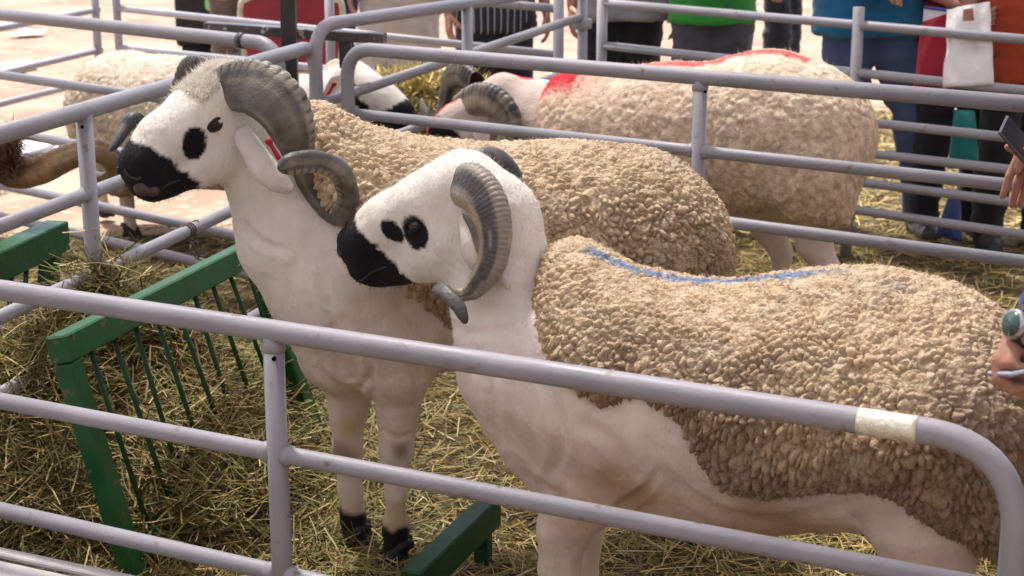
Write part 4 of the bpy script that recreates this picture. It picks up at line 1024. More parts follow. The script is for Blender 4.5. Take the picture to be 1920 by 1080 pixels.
# hay heap at the back beside the running-away panel
hc = np.array([-0.42, 7.55])
def heap_h(x, y): 
    d = np.sqrt(((x - hc[0]) / .75) ** 2 + ((y - hc[1]) / .6) ** 2); return .58 * np.clip(1 - d ** 2.4, 0, 1) ** .7
xs, ys = np.linspace(-.8, .8, 34) + hc[0], np.linspace(-.65, .65, 28) + hc[1]
X, Y = np.meshgrid(xs, ys, indexing='ij'); P = np.stack([X.ravel(), Y.ravel(), heap_h(X.ravel(), Y.ravel())], 1); P[:, 2] += .05 * fbm(P, 5, 3, 4) - .03
I = np.arange(33)[:, None] * 28 + np.arange(27)[None, :]
he = empty('hay_heap', (hc[0], hc[1], 0), 'heap of hay beyond the running-away panel, above the red-marked ram\'s head', 'hay')
build('heap_core', P, np.stack([I, I + 28, I + 29, I + 1], -1).reshape(-1, 4), M_STRAWBED, he)
x = rg.normal(hc[0], .38, 9000); y = rg.normal(hc[1], .3, 9000); z = heap_h(x, y); k = z > .02; n = int(k.sum())
straw('loose_stalks', np.stack([x[k], y[k], z[k]], 1), .20, .006, .01, straw_cols(n, rg, np.full(n, .9)), .5, 3, he)

# ---- hay rack of green box section
zR = 0.59
T0, T1 = atz(118, 652, zR), atz(470, 472, zR)
rk = empty('hay_rack', ((T0 + T1) / 2 * np.array([1, 1, 0])), 'green steel hay rack with thin slanting bars in front of the tall ram', 'hay rack', 'green feeders')
G0, G1 = atY(262, 1112, T0[1] + .03), atz(596, 832, 0.0); G0[2] = 0.0
dn0, dn1 = nrm(G0 - T0), nrm(G1 - T1); ax_ = nrm(T1 - T0)
pn = nrm(np.cross(ax_, dn0)); pn = pn if pn[2] > 0 else -pn
build('top_bar', *bar(T0 - ax_ * .022, T1 + ax_ * .03, .052, .062, .004, up=-dn0), M_GREEN, rk, smooth=False)
build('leg', *bar(T0 + dn0 * .032, G0, .05, .046, .004, up=pn), M_GREEN, rk, smooth=False)
build('leg', *bar(T1 + dn1 * .032, G1, .05, .046, .004, up=pn), M_GREEN, rk, smooth=False)
b0, b1 = T0 + dn0 * (np.linalg.norm(G0 - T0) - .09), T1 + dn1 * (np.linalg.norm(G1 - T1) - .09)
build('bottom_bar', *bar(b0 + ax_ * .025, b1 - ax_ * .025, .03, .04, .004, up=-dn0), M_GREEN, rk, smooth=False)
M_GREEND = mat('green_paint_worn', (0.008, 0.05, 0.018), (0.014, 0.07, 0.024), 30, 0.5, 0.1, 90, c3=(0.06, 0.05, 0.03), s3=40, t3=(0.6, 0.7))
nb = 9
for i in range(nb):
    t = (i + .95) / (nb + .4); build('rack_bar', *tube([T0 + (T1 - T0) * t + dn0 * .025, b0 + (b1 - b0) * t + 0.012 * np.array([math.sin(i * 2.1), math.cos(i * 1.7), 0])], .0064, 8), M_GREEND, rk)
# low green rail on the ground beside the front hooves
A, B = atz(922, 955, .12), atz(770, 1102, .12)
lw_ = empty('low_feeder', ((A + B) / 2 * np.array([1, 1, 0])), 'low green steel rail on the ground between the two near rams', 'feeder', 'green feeders')
dd = nrm(B - A)
build('rail_beam', *bar(A, B, .05, .075, .004), M_GREEND, lw_, smooth=False)
for t in (.12, .85):
    p = A + (B - A) * t; build('foot', *bar(p - np.array([0, 0, .035]), p * np.array([1, 1, 0]), .035, .035, .003, up=dd), M_GREEND, lw_, smooth=False)
# second rack beyond the side panel
A, B = atz(110, 440, .56), atz(-60, 520, .56)
r2_ = empty('hay_rack', (A + B) / 2 * np.array([1, 1, 0]), 'green steel feeder at the left edge beyond the side panel', 'hay rack', 'green feeders')
dd = nrm(B - A)
build('top_bar', *bar(A, B, .07, .085, .004), M_GREEN, r2_, smooth=False)
for t in (.10, .92):
    p = A + (B - A) * t; build('leg', *bar(p - np.array([0, 0, .043]), np.array([p[0] - .08, p[1] + .03, 0]), .045, .045, .003, up=dd), M_GREEN, r2_, smooth=False)
for i in range(4):
    p = A + (B - A) * (.22 + .17 * i); build('rack_bar', *tube([p - np.array([0, 0, .04]), np.array([p[0] - .07, p[1] + .03, .05])], .0075, 8), M_GREEND, r2_)

# ---- galvanised trough in the near left corner
q0, q1_ = atz(-40, 1028, .22), atz(262, 1092, .22)
tr = empty('feed_trough', (q0 + q1_) / 2 * np.array([1, 1, 0]), 'grey sheet-metal trough edge in the bottom left corner', 'trough')
dd = nrm(q1_ - q0); nn = np.array([dd[1], -dd[0], 0]); nn = nn if nn[1] < 0 else -nn
L = np.linalg.norm(q1_ - q0)
c = (q0 + q1_) / 2
build('rim', *bar(q0 - dd * .3, q1_, .03, .012, .003), M_GALV, tr, smooth=False)
build('side_wall', *box_pts(c - np.array([0, 0, .11]) + nn * .014 - dd * .15, dd * (L / 2 + .13), nn * .003, (0, 0, .10)), M_GALV, tr, smooth=False)
build('lid', *box_pts(c + nn * .17 - dd * .15 + np.array([0, 0, -.010]), dd * (L / 2 + .14), nn * .15, (0, 0, .004), .002), M_GALV, tr, smooth=False)
build('end_wall', *box_pts(q1_ + nn * .17 - np.array([0, 0, .115]), dd * .003, nn * .15, (0, 0, .10)), M_GALV, tr, smooth=False)

# ---- black sign frame by the corner
sp = atY(545, 150, 5.95)
sf = empty('steel_stand', (sp[0], sp[1], 0), 'black steel post with a flat crossbar beside the pen corner', 'stand')
build('post', *bar((sp[0], sp[1], 0), (sp[0], sp[1], 2.15), .054, .05, .003, up=(0, 1, 0)), M_BLACKSTEEL, sf, smooth=False)
build('base_plate', *box_pts((sp[0], sp[1], .016), (.14, 0, 0), (0, .14, 0), (0, 0, .006), .002), M_BLACKSTEEL, sf, smooth=False)
M_BAR = mat('scuffed_bar', (0.05, 0.042, 0.05), (0.11, 0.09, 0.09), 14, 0.28, 0.1, 60, spec=0.6, c3=(0.45, 0.40, 0.36), s3=30, t3=(0.60, 0.66))
A, B = atY(386, 50, 6.10), atY(722, 72, 5.96)
build('crossbar', *bar(A, B, .055, .036, .003), M_BAR, sf, smooth=False)
p = atY(648, 100, 5.985); build('hanger', *box_pts(p, (.022, 0, 0), (0, .02, 0), (0, 0, .052), .003), M_BLACKSTEEL, sf, smooth=False)

# ---- red chair with cream frame
CY = 9.35
M_RED = mat('red_velvet', (0.19, 0.008, 0.02), (0.26, 0.012, 0.03), 14, 0.75, 0.15, 80, sheen=0.4)
M_CREAM = mat('cream_gilt', (0.42, 0.36, 0.26), (0.60, 0.54, 0.42), 25, 0.4, 0.1, 60)
cx = atY(548, 60, CY)[0]; ch = empty('banquet_chair', (cx, CY, 0), 'red upholstered chair with curved cream frame behind the back fence', 'chair')
hw = .275
out = []
for t in np.linspace(-1, 1, 25):
    zz = .78 + .10 * (1 - abs(t) ** 1.6) + .025 * math.cos(t * 6.28 * 1.0) * (1 - abs(t)); out.append((t * hw, zz))
loop = [(-hw * .92, .40)] + [(-hw * 1.0, .55), (-hw * 1.03, .70)] + out + [(hw * 1.03, .70), (hw, .55), (hw * .92, .40)]
C = np.array([(cx + a, CY, b) for a, b in loop]); C = catmull(list(C), 3)
build('back_frame', *tube(C, .021, 10), M_CREAM, ch)
n = len(C); Vf = np.concatenate([C + [0, -.016, 0], C + [0, .016, 0]]); ctr = np.array([[cx, CY - .028, .62], [cx, CY + .028, .62]])
Vf = np.concatenate([Vf, ctr]); F = []
for i in range(n):
    j = (i + 1) % n; F += [(i, j, 2 * n), (n + j, n + i, 2 * n + 1)]
build('back_cushion', Vf, F, M_RED, ch)
build('seat', *box_pts((cx, CY + .24, .45), (.27, 0, 0), (0, .25, 0), (0, 0, .05), .025), M_RED, ch)
build('seat_rail', *box_pts((cx, CY + .24, .38), (.275, 0, 0), (0, .255, 0), (0, 0, .022), .006), M_CREAM, ch, smooth=False)
for sx in (-1, 1):
    for yy in (0.0, .46): build('leg', *tube([(cx + sx * .25, CY + yy, .37), (cx + sx * .255, CY + yy, .2), (cx + sx * .25, CY + yy, 0)], np.array([.024, .018, .014]), 10), M_CREAM, ch)
# ---- black box standing on the sunlit earth
bx0, bx1 = atz(330, 100, 0), atz(440, 100, 0)
bc = (bx0 + bx1) / 2; bw = (bx1[0] - bx0[0]) / 2
bb = empty('black_cabinet', (bc[0], bc[1] + .25, 0), 'black boxy cabinet on the sunlit earth behind the back fence', 'cabinet')
M_BLK = mat('black_plastic', (0.012, 0.011, 0.014), (0.02, 0.018, 0.02), 20, 0.5, 0.1, 80)
build('case', *box_pts((bc[0], bc[1] + .27, .50), (bw, 0, 0), (0, .25, 0), (0, 0, .45), .02), M_BLK, bb, smooth=False)
build('plinth', *box_pts((bc[0], bc[1] + .27, .025), (bw * .85, 0, 0), (0, .2, 0), (0, 0, .024)), M_BLK, bb, smooth=False)
build('front_panel', *box_pts((bc[0], bc[1] + .012, .50), (bw * .86, 0, 0), (0, .01, 0), (0, 0, .38), .006), M_BLK, bb, smooth=False)
gb = atY(397, 4, bc[1] - .1)
B_ = SDF(); B_.cone(gb + [0, 0, .08], gb - [0, 0, .02], .05, .06, .02); B_.ball(gb + [.04, 0, .0], .045, .02)
V, F = mesh_sdf(B_, .014); V += .012 * np.stack([vnoise(V, 22, i) for i in (1, 2, 3)], 1)
tag(build('plastic_bag', V, F, mat('green_bag', (0.20, 0.5, 0.18), (0.3, 0.62, 0.26), 20, 0.4)), 'light green plastic bag hanging by the black cabinet', 'bag')
# ---- paper litter on the sunlit earth
M_PAPER = mat('paper', (0.78, 0.76, 0.74), (0.85, 0.84, 0.82), 20, 0.8)
for k, (px, py, sz, lab) in enumerate(((52, 63, .13, 'white paper scrap on sunlit earth near the top left, farthest of the scraps'), (14, 126, .16, 'white paper scrap at the left picture edge beyond the far fence'), (70, 278, .22, 'large white paper sheet on the earth under the far left fence'))):
    c = atz(px, py, 0.012); rgk = np.random.default_rng(k); g5 = np.linspace(-1, 1, 7); V = []
    for a in g5:
        for b in g5: V.append((c[0] + a * sz * (1 + .15 * rgk.normal()), c[1] + b * sz * 1.1 * (1 + .15 * rgk.normal()), .012 + abs(rgk.normal(0, .018))))
    F = [(i * 7 + j, (i + 1) * 7 + j, (i + 1) * 7 + j + 1, i * 7 + j + 1) for i in range(6) for j in range(6)]
    tag(build('paper_scrap', V, F, M_PAPER), lab, 'paper', 'paper litter')
# ================================================================== people beyond the fences
M_HSKIN = mat('human_skin', (0.36, 0.17, 0.115), (0.43, 0.215, 0.15), 40, 0.5, 0.1, 160, sub=0.12)
M_HAIR = mat('hair', (0.012, 0.009, 0.007), (0.02, 0.015, 0.011), 40, 0.6)
M_SHOE = mat('shoe', (0.03, 0.028, 0.03), (0.06, 0.055, 0.055), 30, 0.6)
def cloth(name, c, rough=0.85, var=0.8): return mat(name, tuple(x * var for x in c), c, 9, rough, 0.35, 28, spec=0.15, detail=6, sheen=0.2)
def hand_sdf(B, wr, d, up, sc=1.0, curl=0.5, thumb=1):
    """palm, four curled fingers and a thumb; d = direction of the hand, up = back of the hand"""
    d = nrm(d); up = nrm(np.asarray(up, float) - d * (np.asarray(up, float) @ d)); s = np.cross(d, up) * thumb
    k = .008
    for q in (-1.5, -.5, .5, 1.5): B.cone(wr + d * .015 * sc + s * q * .010 * sc, wr + d * .088 * sc + s * q * .0195 * sc, .017 * sc, .0125 * sc, k)
    Ls = (.062, .074, .080, .070)
    for i, q in enumerate((-1.5, -.5, .5, 1.5)):
        p = wr + d * .088 * sc + s * q * .0200 * sc; a = 0.0; r = .0098 * sc
        for j, fr_ in enumerate((.48, .30, .24)):
            a += curl * (.55, .9, .7)[j]
            v = d * math.cos(a) - up * math.sin(a); e_ = p + v * Ls[i] * fr_ * sc * 1.15
            B.cone(p, e_, r, r * .9, .003); p = e_; r *= .9
    p = wr + d * .025 * sc + s * .026 * sc - up * .006
    for j in range(3):
        v = nrm(d * (.55 + .15 * j) + s * (.75 - .35 * j) - up * (.25 + .15 * j)); e_ = p + v * (.040, .034, .026)[j] * sc
        B.cone(p, e_, (.0150, .0118, .0105)[j] * sc, (.0120, .0108, .009)[j] * sc, .005); p = e_
def person(label, loc, yaw=0.0, H=1.72, shirt=(.2, .2, .2), trousers=(.05, .05, .06), hem=.86, stance=.11, legs=None, girth=1.0, arms='down', robe=False, shirt_mat=None, seed=0, sleeve=0.5, loose=.022, shoe=None, hands=True, h=.028):
    e = empty('person', (loc[0], loc[1], 0), label, 'person'); s = H / 1.75; e.rotation_euler = (0, 0, yaw)
    def P(x, y, z): return np.array((x * s, y * s, z * s))
    def out(name, V, F, m): return obj(name, mesh_np(name, V, F), m, e)
    lj = []
    for k, q in enumerate((-1, 1)):
        dx, dy = (legs[k] if legs else (q * stance, 0)); lj.append((P(q * .088, 0, .90), P(q * .088 * .4 + dx * .6, -.02 + dy * .5, .49), P(dx, .02 + dy, .085)))
    sh = [P(q * .185, .01, 1.41) for q in (-1, 1)]
    if arms == 'down': el = [P(q * .25, .03, 1.12) for q in (-1, 1)]; wr = [P(q * .26, -.06, .88) for q in (-1, 1)]
    elif arms == 'fold': el = [P(q * .27, .0, 1.13) for q in (-1, 1)]; wr = [P(q * .07, -.22, 1.10 + .03 * q) for q in (-1, 1)]
    else: el, wr = [P(*p) for p in arms[0]], [P(*p) for p in arms[1]]
    B = SDF()
    for a, k_, an in lj: B.chain([(a, .082 * s), (k_, .055 * s), (an, .038 * s)], .03); B.cone(an + P(0, .02, -.045), an + P(0, -.13, -.06), .035 * s, .026 * s, .02)
    g_ = girth
    for q in (-1, 1): B.cone(P(q * .06 * g_, 0, .96), P(q * .075 * g_, 0, 1.34), .105 * g_ * s, .105 * s, .06)
    B.cone(P(0, .01, 1.44), P(0, -.01, 1.56), .055 * s, .05 * s, .03)
    B.ball(P(0, -.005, 1.66), .092 * s, .03); B.cone(P(0, -.03, 1.60), P(0, -.055, 1.565), .062 * s, .04 * s, .03)
    B.cone(P(0, -.095, 1.645), P(0, -.112, 1.615), .011 * s, .015 * s, .012)
    for q in (-1, 1): B.cone(P(q * .09, .005, 1.655), P(q * .094, .01, 1.615), .014 * s, .010 * s, .01)
    for k in (0, 1): B.chain([(sh[k], .058 * s), (el[k], .042 * s), (wr[k], .028 * s)], .03)
    V, F = mesh_sdf(B, h * .75); out('body', V, F, M_HSKIN)
    for q in (-1, 1):
        E_ = SDF(); E_.ball(P(q * .034, -.082, 1.655), .013 * s, 0); v, f = mesh_sdf(E_, .006, .01); out('eye', v, f, M_EYE)
    E_ = SDF(); E_.cone(P(0, .01, 1.68), P(0, .03, 1.64), .102 * s, .09 * s, .02)
    def hc(G, lo, hh, n):
        y = (lo[1] + hh * np.arange(n[1]))[None, :, None]; z = (lo[2] + hh * np.arange(n[2]))[None, None, :]
        return np.maximum(G, -(y + .055 * s) * .7 - (z - 1.70 * s) * .75)
    v, f = mesh_sdf(E_, .014, .03, hc); out('hair', v, f, M_HAIR)
    if hands:
        for k in (0, 1):
            Hh = SDF(); dv = nrm(wr[k] - el[k]); upv = P(0, .2, 1) if arms == 'fold' else np.array((1.0 if k else -1.0, 0, 0.2))
            hand_sdf(Hh, wr[k] - dv * .005, dv, upv, s, .45, 1 if k else -1); v, f = mesh_sdf(Hh, .008, .015); out('hand', v, f, M_HSKIN)
    # trousers
    T_ = SDF()
    def wrinkle(V, F, amp, sd):
        N = vnormals(V, F); Q = V * np.array([1, 1, 2.2]); return V + N * (amp * fbm(Q, 7, 3, sd) + .5 * amp * fbm(Q, 19, 2, sd + 3))[:, None]
    if not robe:
        for a, k_, an in lj: T_.chain([(a, .088 * s * g_ + loose), (k_, .060 * s + loose), (an + P(0, 0, -.02), .048 * s + loose)], .025)
        T_.cone(P(-.055, 0, .97), P(.055, 0, .97), .112 * g_ * s + .008, None, .04)
        def tc_(G, lo, hh, n): z = (lo[2] + hh * np.arange(n[2]))[None, None, :]; return np.maximum(np.maximum(G, z - 1.06 * s), .035 - z)
        v, f = mesh_sdf(T_, h, .04, tc_); v, f = subdiv(v, f, 1); out('trousers', wrinkle(v, f, .016, seed), f, cloth('trousers_cloth', trousers))
    for a, k_, an in lj:
        S_ = SDF(); S_.cone(an + P(0, .035, -.045), an + P(0, -.06, -.05), .042 * s, .043 * s, .03); S_.cone(an + P(0, -.06, -.05), an + P(0, -.16, -.058), .042 * s, .034 * s, .02)
        def sc_(G, lo, hh, n): z = (lo[2] + hh * np.arange(n[2]))[None, None, :]; return np.maximum(G, .001 - z)
        v, f = mesh_sdf(S_, .011, .03, sc_); out('shoe', v, f, shoe or M_SHOE)
    # shirt or robe
    S_ = SDF(); lo_z = .12 if robe else hem / s
    wb = .138 if not robe else .17
    for q in (-1, 1):
        S_.cone(P(q * .065 * g_, 0, 1.0), P(q * .08 * g_, 0, 1.36), .115 * g_ * s, .108 * s, .06)
        S_.cone(P(q * .07 * g_, 0, lo_z - .05), P(q * .065 * g_, 0, 1.0), wb * g_ * s, .118 * g_ * s, .06)
    for k in (0, 1):
        tgt = sh[k] + (el[k] - sh[k]) if sleeve >= .5 else sh[k] + (el[k] - sh[k]) * .75
        S_.chain([(sh[k] + P(0, 0, .0), .075 * s), (tgt, .062 * s)], .035)
        if sleeve > .9: S_.chain([(el[k], .058 * s), (wr[k] + (el[k] - wr[k]) * .06, .042 * s)], .03)
    def shc(G, lo, hh, n): z = (lo[2] + hh * np.arange(n[2]))[None, None, :]; x = (lo[0] + hh * np.arange(n[0]))[:, None, None]; return np.maximum(G, np.where(np.abs(x) < (9 if sleeve < .9 else .2 * s * max(1, girth)), lo_z * s - z, -1))
    v, f = mesh_sdf(S_, h, .04, shc); v, f = subdiv(v, f, 1)
    out('robe' if robe else 'shirt', wrinkle(v, f, .014 if not robe else .026, seed + 5), f, shirt_mat or cloth('shirt_cloth', shirt))
    return e

# pinstriped cloth
M_STRIPE = bpy.data.materials.new('striped_cloth'); M_STRIPE.use_nodes = True
nt = M_STRIPE.node_tree; b_ = nt.nodes['Principled BSDF']; b_.inputs['Roughness'].default_value = .85
tc = nt.nodes.new('ShaderNodeTexCoord'); sx_ = nt.nodes.new('ShaderNodeSeparateXYZ'); nt.links.new(tc.outputs['Object'], sx_.inputs[0])
m1 = nt.nodes.new('ShaderNodeMath'); m1.operation = 'MULTIPLY'; m1.inputs[1].default_value = 30.0; nt.links.new(sx_.outputs[0], m1.inputs[0])
m2 = nt.nodes.new('ShaderNodeMath'); m2.operation = 'FRACT'; nt.links.new(m1.outputs[0], m2.inputs[0])
m3 = nt.nodes.new('ShaderNodeMath'); m3.operation = 'GREATER_THAN'; m3.inputs[1].default_value = .82; nt.links.new(m2.outputs[0], m3.inputs[0])
mx_ = nt.nodes.new('ShaderNodeMix'); mx_.data_type = 'RGBA'; nt.links.new(m3.outputs[0], mx_.inputs[0]); mx_.inputs[6].default_value = (.022, .022, .036, 1); mx_.inputs[7].default_value = (.34, .33, .36, 1); nt.links.new(mx_.outputs[2], b_.inputs['Base Color'])

def gx(px, Y): return atY(px, 300, Y)[0] if False else (px - 960) / FPX * (Y * _c + (CAMH - .8) * _s)
def loc(px, Y): return (gx(px, Y), Y)
person('person in a navy pinstriped shirt standing behind the back fence', loc(928, 8.25), .25, 1.66, trousers=(.02, .021, .035), hem=.74, shirt_mat=M_STRIPE, seed=1, girth=1.12, loose=.03)
person('person in a pale grey shirt and black trousers by the fence hinge', loc(1168, 8.25), 0, 1.72, (.30, .29, .31), (.010, .010, .013), .80, seed=2, girth=1.22)
person('person in a green shirt and charcoal trousers behind the fence', loc(1335, 7.95), 0, 1.72, (.035, .30, .045), (.075, .07, .09), .815, seed=3, girth=1.10, arms='fold')
person('person in dark navy trousers standing farther off, seen between green and blue shirts', loc(1466, 10.2), .9, 1.75, (.03, .03, .05), (.018, .02, .032), .84, seed=4, girth=.72, stance=.05)
M_DEN = cloth('denim', (.040, .050, .095))
person('person in a blue shirt and dark jeans behind the right fence', loc(1628, 7.05), .05, 1.78, (.012, .135, .27), (.07, .10, .21), .86, legs=((-.06, .05), (.25, -.02)), girth=1.22, seed=5, arms='fold', loose=.012, shoe=mat('grey_trainer', (.16, .15, .16), (.4, .38, .36), 30, .6))
person('person in a dark red top and black trousers holding the bags', loc(1800, 7.0), 0, 1.70, (.16, .012, .02), (.014, .013, .018), .82, seed=6, girth=1.0, arms=(((-.26, .0, 1.13), (.26, .0, 1.13)), ((-.06, -.24, 1.03), (.10, -.26, 1.04))))
person('person in an orange-red top and black trousers at the right edge', loc(1925, 6.75), 0, 1.72, (.36, .05, .015), (.012, .011, .013), .70, seed=7, girth=1.05)
person('person in a long cream robe behind the back fence', loc(745, 9.3), .1, 1.74, (.50, .46, .42), seed=8, robe=True, girth=1.15, sleeve=1.0)
person('person in dark blue clothes half hidden behind the cream robe', loc(628, 10.3), -.2, 1.72, (.02, .03, .12), (.02, .028, .10), .8, seed=9, sleeve=1.0)
person('person in khaki clothes behind the red chair', loc(440, 11.4), .1, 1.70, (.33, .24, .17), (.14, .105, .085), .62, seed=10, girth=1.1)

# ---- bags
def sheet_bag(name, label, corners, m, th=.012, bulge=.02, amp=.012, seed=0, n=(14, 20), hole=None):
    """soft bag: two bulged cloth faces between four corner points"""
    c = [np.asarray(p, float) for p in corners]; V = []; nrm_ = nrm(np.cross(c[1] - c[0], c[3] - c[0]))
    for sd in (1, -1):
        for i in range(n[0] + 1):
            for j in range(n[1] + 1):
                a, b = i / n[0], j / n[1]; p = (c[0] * (1 - a) + c[1] * a) * (1 - b) + (c[3] * (1 - a) + c[2] * a) * b
                V.append(p + nrm_ * sd * (.001 + bulge * math.sin(math.pi * a) ** .7 * (b ** .6) * (1 - .6 * b ** 4)))
    V = np.array(V); V += nrm_ * (amp * fbm(V * np.array([1.6, 1, .6]), 13, 3, seed))[:, None]
    q = n[1] + 1; o = (n[0] + 1) * q; F = []
    for i in range(n[0]):
        for j in range(n[1]):
            if hole and hole(i / n[0], j / n[1]): continue
            F.append((i * q + j, (i + 1) * q + j, (i + 1) * q + j + 1, i * q + j + 1)); F.append((o + i * q + j, o + i * q + j + 1, o + (i + 1) * q + j + 1, o + (i + 1) * q + j))
    for j in range(n[1]): F += [(j, j + 1, o + j + 1, o + j), (n[0] * q + j, o + n[0] * q + j, o + n[0] * q + j + 1, n[0] * q + j + 1)]
    for i in range(n[0]): F.append((i * q + n[1], (i + 1) * q + n[1], o + (i + 1) * q + n[1], o + i * q + n[1]))
    return tag(build(name, V, F, m), label, 'bag')
def yr(px): return PR.at(px, 100)[1]
tote = sheet_bag('tote_bag', 'white cloth tote bag hanging over the right fence', [atY(1776, 18, yr(1776) + .06), atY(1856, 3, yr(1856) + .06), atY(1862, 158, yr(1862) - .035), atY(1768, 165, yr(1768) - .035)], mat('white_canvas', (.72, .68, .68), (.82, .78, .77), 12, .9, .3, 40), seed=3, bulge=.012, amp=.03, hole=lambda a, b: .38 < a < .58 and .02 < b < .16)
rb_ = sheet_bag('red_bag', 'red cloth bag beside the white tote', [atY(1730, 40, yr(1730) + .14), atY(1776, 20, yr(1776) + .14), atY(1790, 185, yr(1790) + .12), atY(1710, 178, yr(1710) + .12)], mat('red_bag_cloth', (.28, .012, .028), (.36, .018, .035), 10, .7, .1, 40), seed=4, bulge=.04, amp=.012)
fl_ = [atY(1733, 15, yr(1733) + .10), atY(1774, 20, yr(1774) + .10), atY(1774, 26, yr(1774) + .098), atY(1731, 40, yr(1731) + .098)]
o = build('paper_flap', np.array(fl_ + [p + np.array([0, .004, 0]) for p in fl_]), [(0, 1, 2, 3), (7, 6, 5, 4), (0, 4, 5, 1), (1, 5, 6, 2), (2, 6, 7, 3), (3, 7, 4, 0)], mat('bag_print_white', (.6, .58, .62), rough=.6), rb_, smooth=False)
bl = [atY(1733, 14, yr(1733) + .097), atY(1776, 19, yr(1776) + .097)]
build('blue_edge', *bar(bl[0], bl[1], .008, .010, .001), mat('bag_print_blue', (.03, .035, .2), rough=.6), rb_, smooth=False)
sheet_bag('teal_bag', 'teal plastic bag hanging low behind the fence rails', [atY(1790, 205, yr(1790) + .12), atY(1828, 208, yr(1828) + .12), atY(1838, 318, yr(1838) + .10), atY(1776, 315, yr(1776) + .10)], mat('teal_plastic', (.008, .13, .13), (.014, .2, .19), 14, .35, .1, 40), seed=5, bulge=.03, amp=.012)
sheet_bag('blue_bag', 'dark blue bag on the ground by the trouser legs', [atY(1780, 360, yr(1780) + .2), atY(1800, 375, yr(1800) + .2), atY(1805, 455, yr(1805) + .14), atY(1752, 440, yr(1752) + .14)], mat('blue_plastic', (.02, .04, .14), (.03, .055, .18), 14, .4, .1, 40), seed=6, bulge=.05, amp=.015)

# ---- two visitors at the right edge, only a hand of each inside the picture
M_PHONE = mat('phone_body', (.02, .02, .026), (.035, .035, .042), 30, .25, spec=.6)
M_PHEDGE = mat('phone_edge', (.42, .42, .46), (.5, .5, .54), 30, .25, metal=.6)
def phone(label, c, L, W, N_, sz=(.152, .074, .0085), edge=None):
    L = nrm(L); W = nrm(np.asarray(W, float) - L * (np.asarray(W, float) @ L)); T_ = np.cross(L, W)
    e = empty('phone', c, label, 'phone')
    build('case', *box_pts(c, L * sz[0] / 2, W * sz[1] / 2, T_ * sz[2] / 2, .003), edge or M_PHEDGE, e, smooth=False)
    build('screen', *box_pts(np.asarray(c) + T_ * (sz[2] / 2 + .0003), L * (sz[0] / 2 - .003), W * (sz[1] / 2 - .003), T_ * .0006, .0002), M_PHONE, e, smooth=False)
    build('back_cover', *box_pts(np.asarray(c) - T_ * (sz[2] / 2 + .0003), L * (sz[0] / 2 - .003), W * (sz[1] / 2 - .003), T_ * .0006, .0002), M_PHONE, e, smooth=False)
    return e
def visitor(label, base, shoulder, elbow, wrist, sleeve_c, hand_fn, seed, shirt=(.03, .03, .09)):
    """a standing person whose right arm reaches into the picture"""
    bx, by = base; e = person(label, (bx, by), math.radians(-90), 1.74, shirt, (.03, .03, .04), .84, seed=seed, sleeve=1.0, hands=True)
    inv = lambda p: np.array(((p[0] - bx) * 0 - (p[1] - by) * 1.0, (p[0] - bx) * 1.0, p[2]))     # world -> local of a -90 degree turn
    S_ = SDF(); S_.chain([(np.asarray(shoulder), .065), (np.asarray(elbow), .052), (np.asarray(wrist), .040)], .03); v, f = mesh_sdf(S_, .012); v, f = subdiv(v, f, 1)
    v = v + .006 * fbm(v, 16, 3, seed)[:, None]
    obj('sleeve', mesh_np('sleeve', np.array([inv(p) for p in v]), f), cloth('sleeve_cloth', sleeve_c), e)
    Hh = SDF(); hand_fn(Hh); v, f = mesh_sdf(Hh, .0055, .015); v, f = subdiv(v, f, 1)
    obj('hand', mesh_np('hand', np.array([inv(p) for p in v]), f), M_HSKIN, e)
    return e
# upper hand, pointing down with a phone held above the thumb
w1 = atY(1950, 285, 3.9); tip = atY(1884, 372, 3.88)
def h1(B):
    B.chain([(atY(2010, 235, 3.92), .033), (w1, .028), (atY(1925, 300, 3.9), .026)], .02)
    for k, (a, b, c) in enumerate((((1915, 285), (1893, 330), (1880, 368)), ((1925, 300), (1908, 345), (1897, 385)), ((1936, 305), (1924, 350), (1912, 382)), ((1946, 305), (1938, 345), (1930, 372)))):
        B.chain([(atY(*a, 3.885 + .008 * k), .0135), (atY(*b, 3.875 + .010 * k), .0108), (atY(*c, 3.878 + .012 * k), .0085)], .004)
    B.chain([(atY(1932, 285, 3.87), .016), (atY(1908, 283, 3.855), .0125), (atY(1890, 276, 3.855), .0095)], .005)
    B.chain([(atY(1935, 300, 3.865), .015), (atY(1915, 305, 3.85), .0125), (atY(1908, 318, 3.848), .0105)], .005)
visitor('person out of frame at right whose hand hangs down in front of the middle barrier', (1.62, 3.95), (1.50, 4.0, 1.36), (1.45, 3.95, 1.05), atY(2020, 228, 3.92), (.05, .05, .07), h1, 14)
pa, pb = atY(1880, 232, 3.86), atY(1965, 330, 3.86)
phone('dark phone held by the upper hand at the right edge', pa + nrm(pb - pa) * .076, pb - pa, np.array((.40, .75, .45)), None, edge=mat('phone_dark_edge', (.07, .07, .085), (.11, .11, .13), 30, .3))
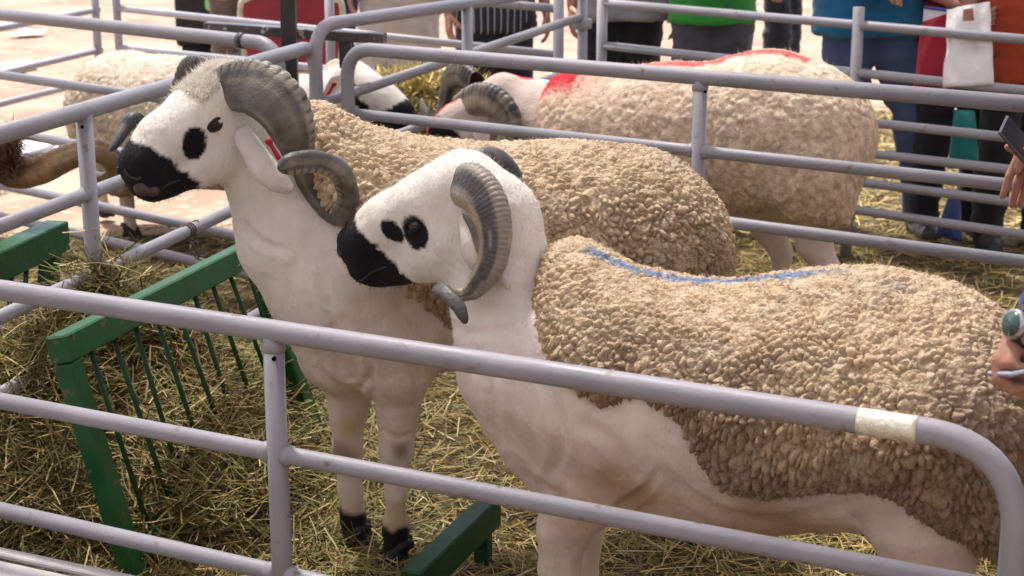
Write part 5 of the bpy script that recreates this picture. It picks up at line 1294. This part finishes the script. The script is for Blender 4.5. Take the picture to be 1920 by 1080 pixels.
# lower hand with wrist watch, fist over a phone
Yh = 2.36
def h2(B):
    B.chain([(atY(1985, 545, Yh + .02), .031), (atY(1930, 610, Yh), .026), (atY(1912, 640, Yh - .004), .027)], .015)
    for k in range(4):      # back of the hand to each knuckle, then the finger folds back round the phone
        kx, ky, kz = 1876 + 13 * k, 676 + 5 * k, Yh - .022 + .016 * k
        B.chain([(atY(1905 + 6 * k, 640 + 4 * k, Yh - .008 + .006 * k), .0165), (atY(kx, ky, kz), .0140)], .008)
        B.chain([(atY(kx, ky, kz), .0128), (atY(kx - 2, ky + 34, kz - .012), .0112), (atY(kx + 20, ky + 52, kz - .018), .0100), (atY(kx + 42, ky + 48, kz - .012), .0088)], .003)
    B.chain([(atY(1898, 655, Yh - .025), .0150), (atY(1892, 682, Yh - .045), .0118), (atY(1912, 694, Yh - .052), .0102), (atY(1930, 692, Yh - .054), .0085)], .004)
v2 = visitor('person out of frame at right wearing a watch, fist holding a phone above the fleece', (1.22, 2.42), (1.10, 2.44, 1.38), (1.02, 2.40, 1.08), atY(1960, 575, Yh + .015), (.03, .02, .22), h2, 15, (.03, .02, .2))
pa, pb = atY(1872, 702, Yh - .045), atY(1985, 678, Yh - .02)
phone('slim phone gripped in the lower fist under the watch', pa + nrm(pb - pa) * .076, pb - pa, ray(1920, 690) + np.array((0, 0, .12)), None)
wc = atY(1902, 608, Yh - .03); wn = nrm((-.82, -.34, .22)); wu = nrm(np.array((-.3, .1, 1.0)) - wn * (wn @ np.array((-.3, .1, 1.0))))
wt = empty('wrist_watch', wc, 'round steel wrist watch on the lower arm at the right edge', 'watch')
M_STEEL = mat('watch_steel', (.35, .34, .35), (.5, .48, .48), 40, .25, metal=.8)
build('case', *tube([wc - wn * .006, wc - wn * .004, wc + wn * .004, wc + wn * .006], np.array([.021, .023, .023, .0205]), 28), M_STEEL, wt)
build('dial', *tube([wc + wn * .0062, wc + wn * .0072], .0185, 28), mat('watch_dial', (.03, .07, .07), (.06, .12, .11), 60, .12, spec=.7), wt)
pts = []
for t in np.linspace(0.18, 2 * math.pi - .18, 30): pts.append(wc - wn * .026 + wn * .026 * math.cos(t) + wu * .032 * math.sin(t))
build('strap', *tube(np.array(pts), .002, 8, n0=wn, rb=.010), mat('watch_strap', (.03, .028, .03), rough=.6), wt)
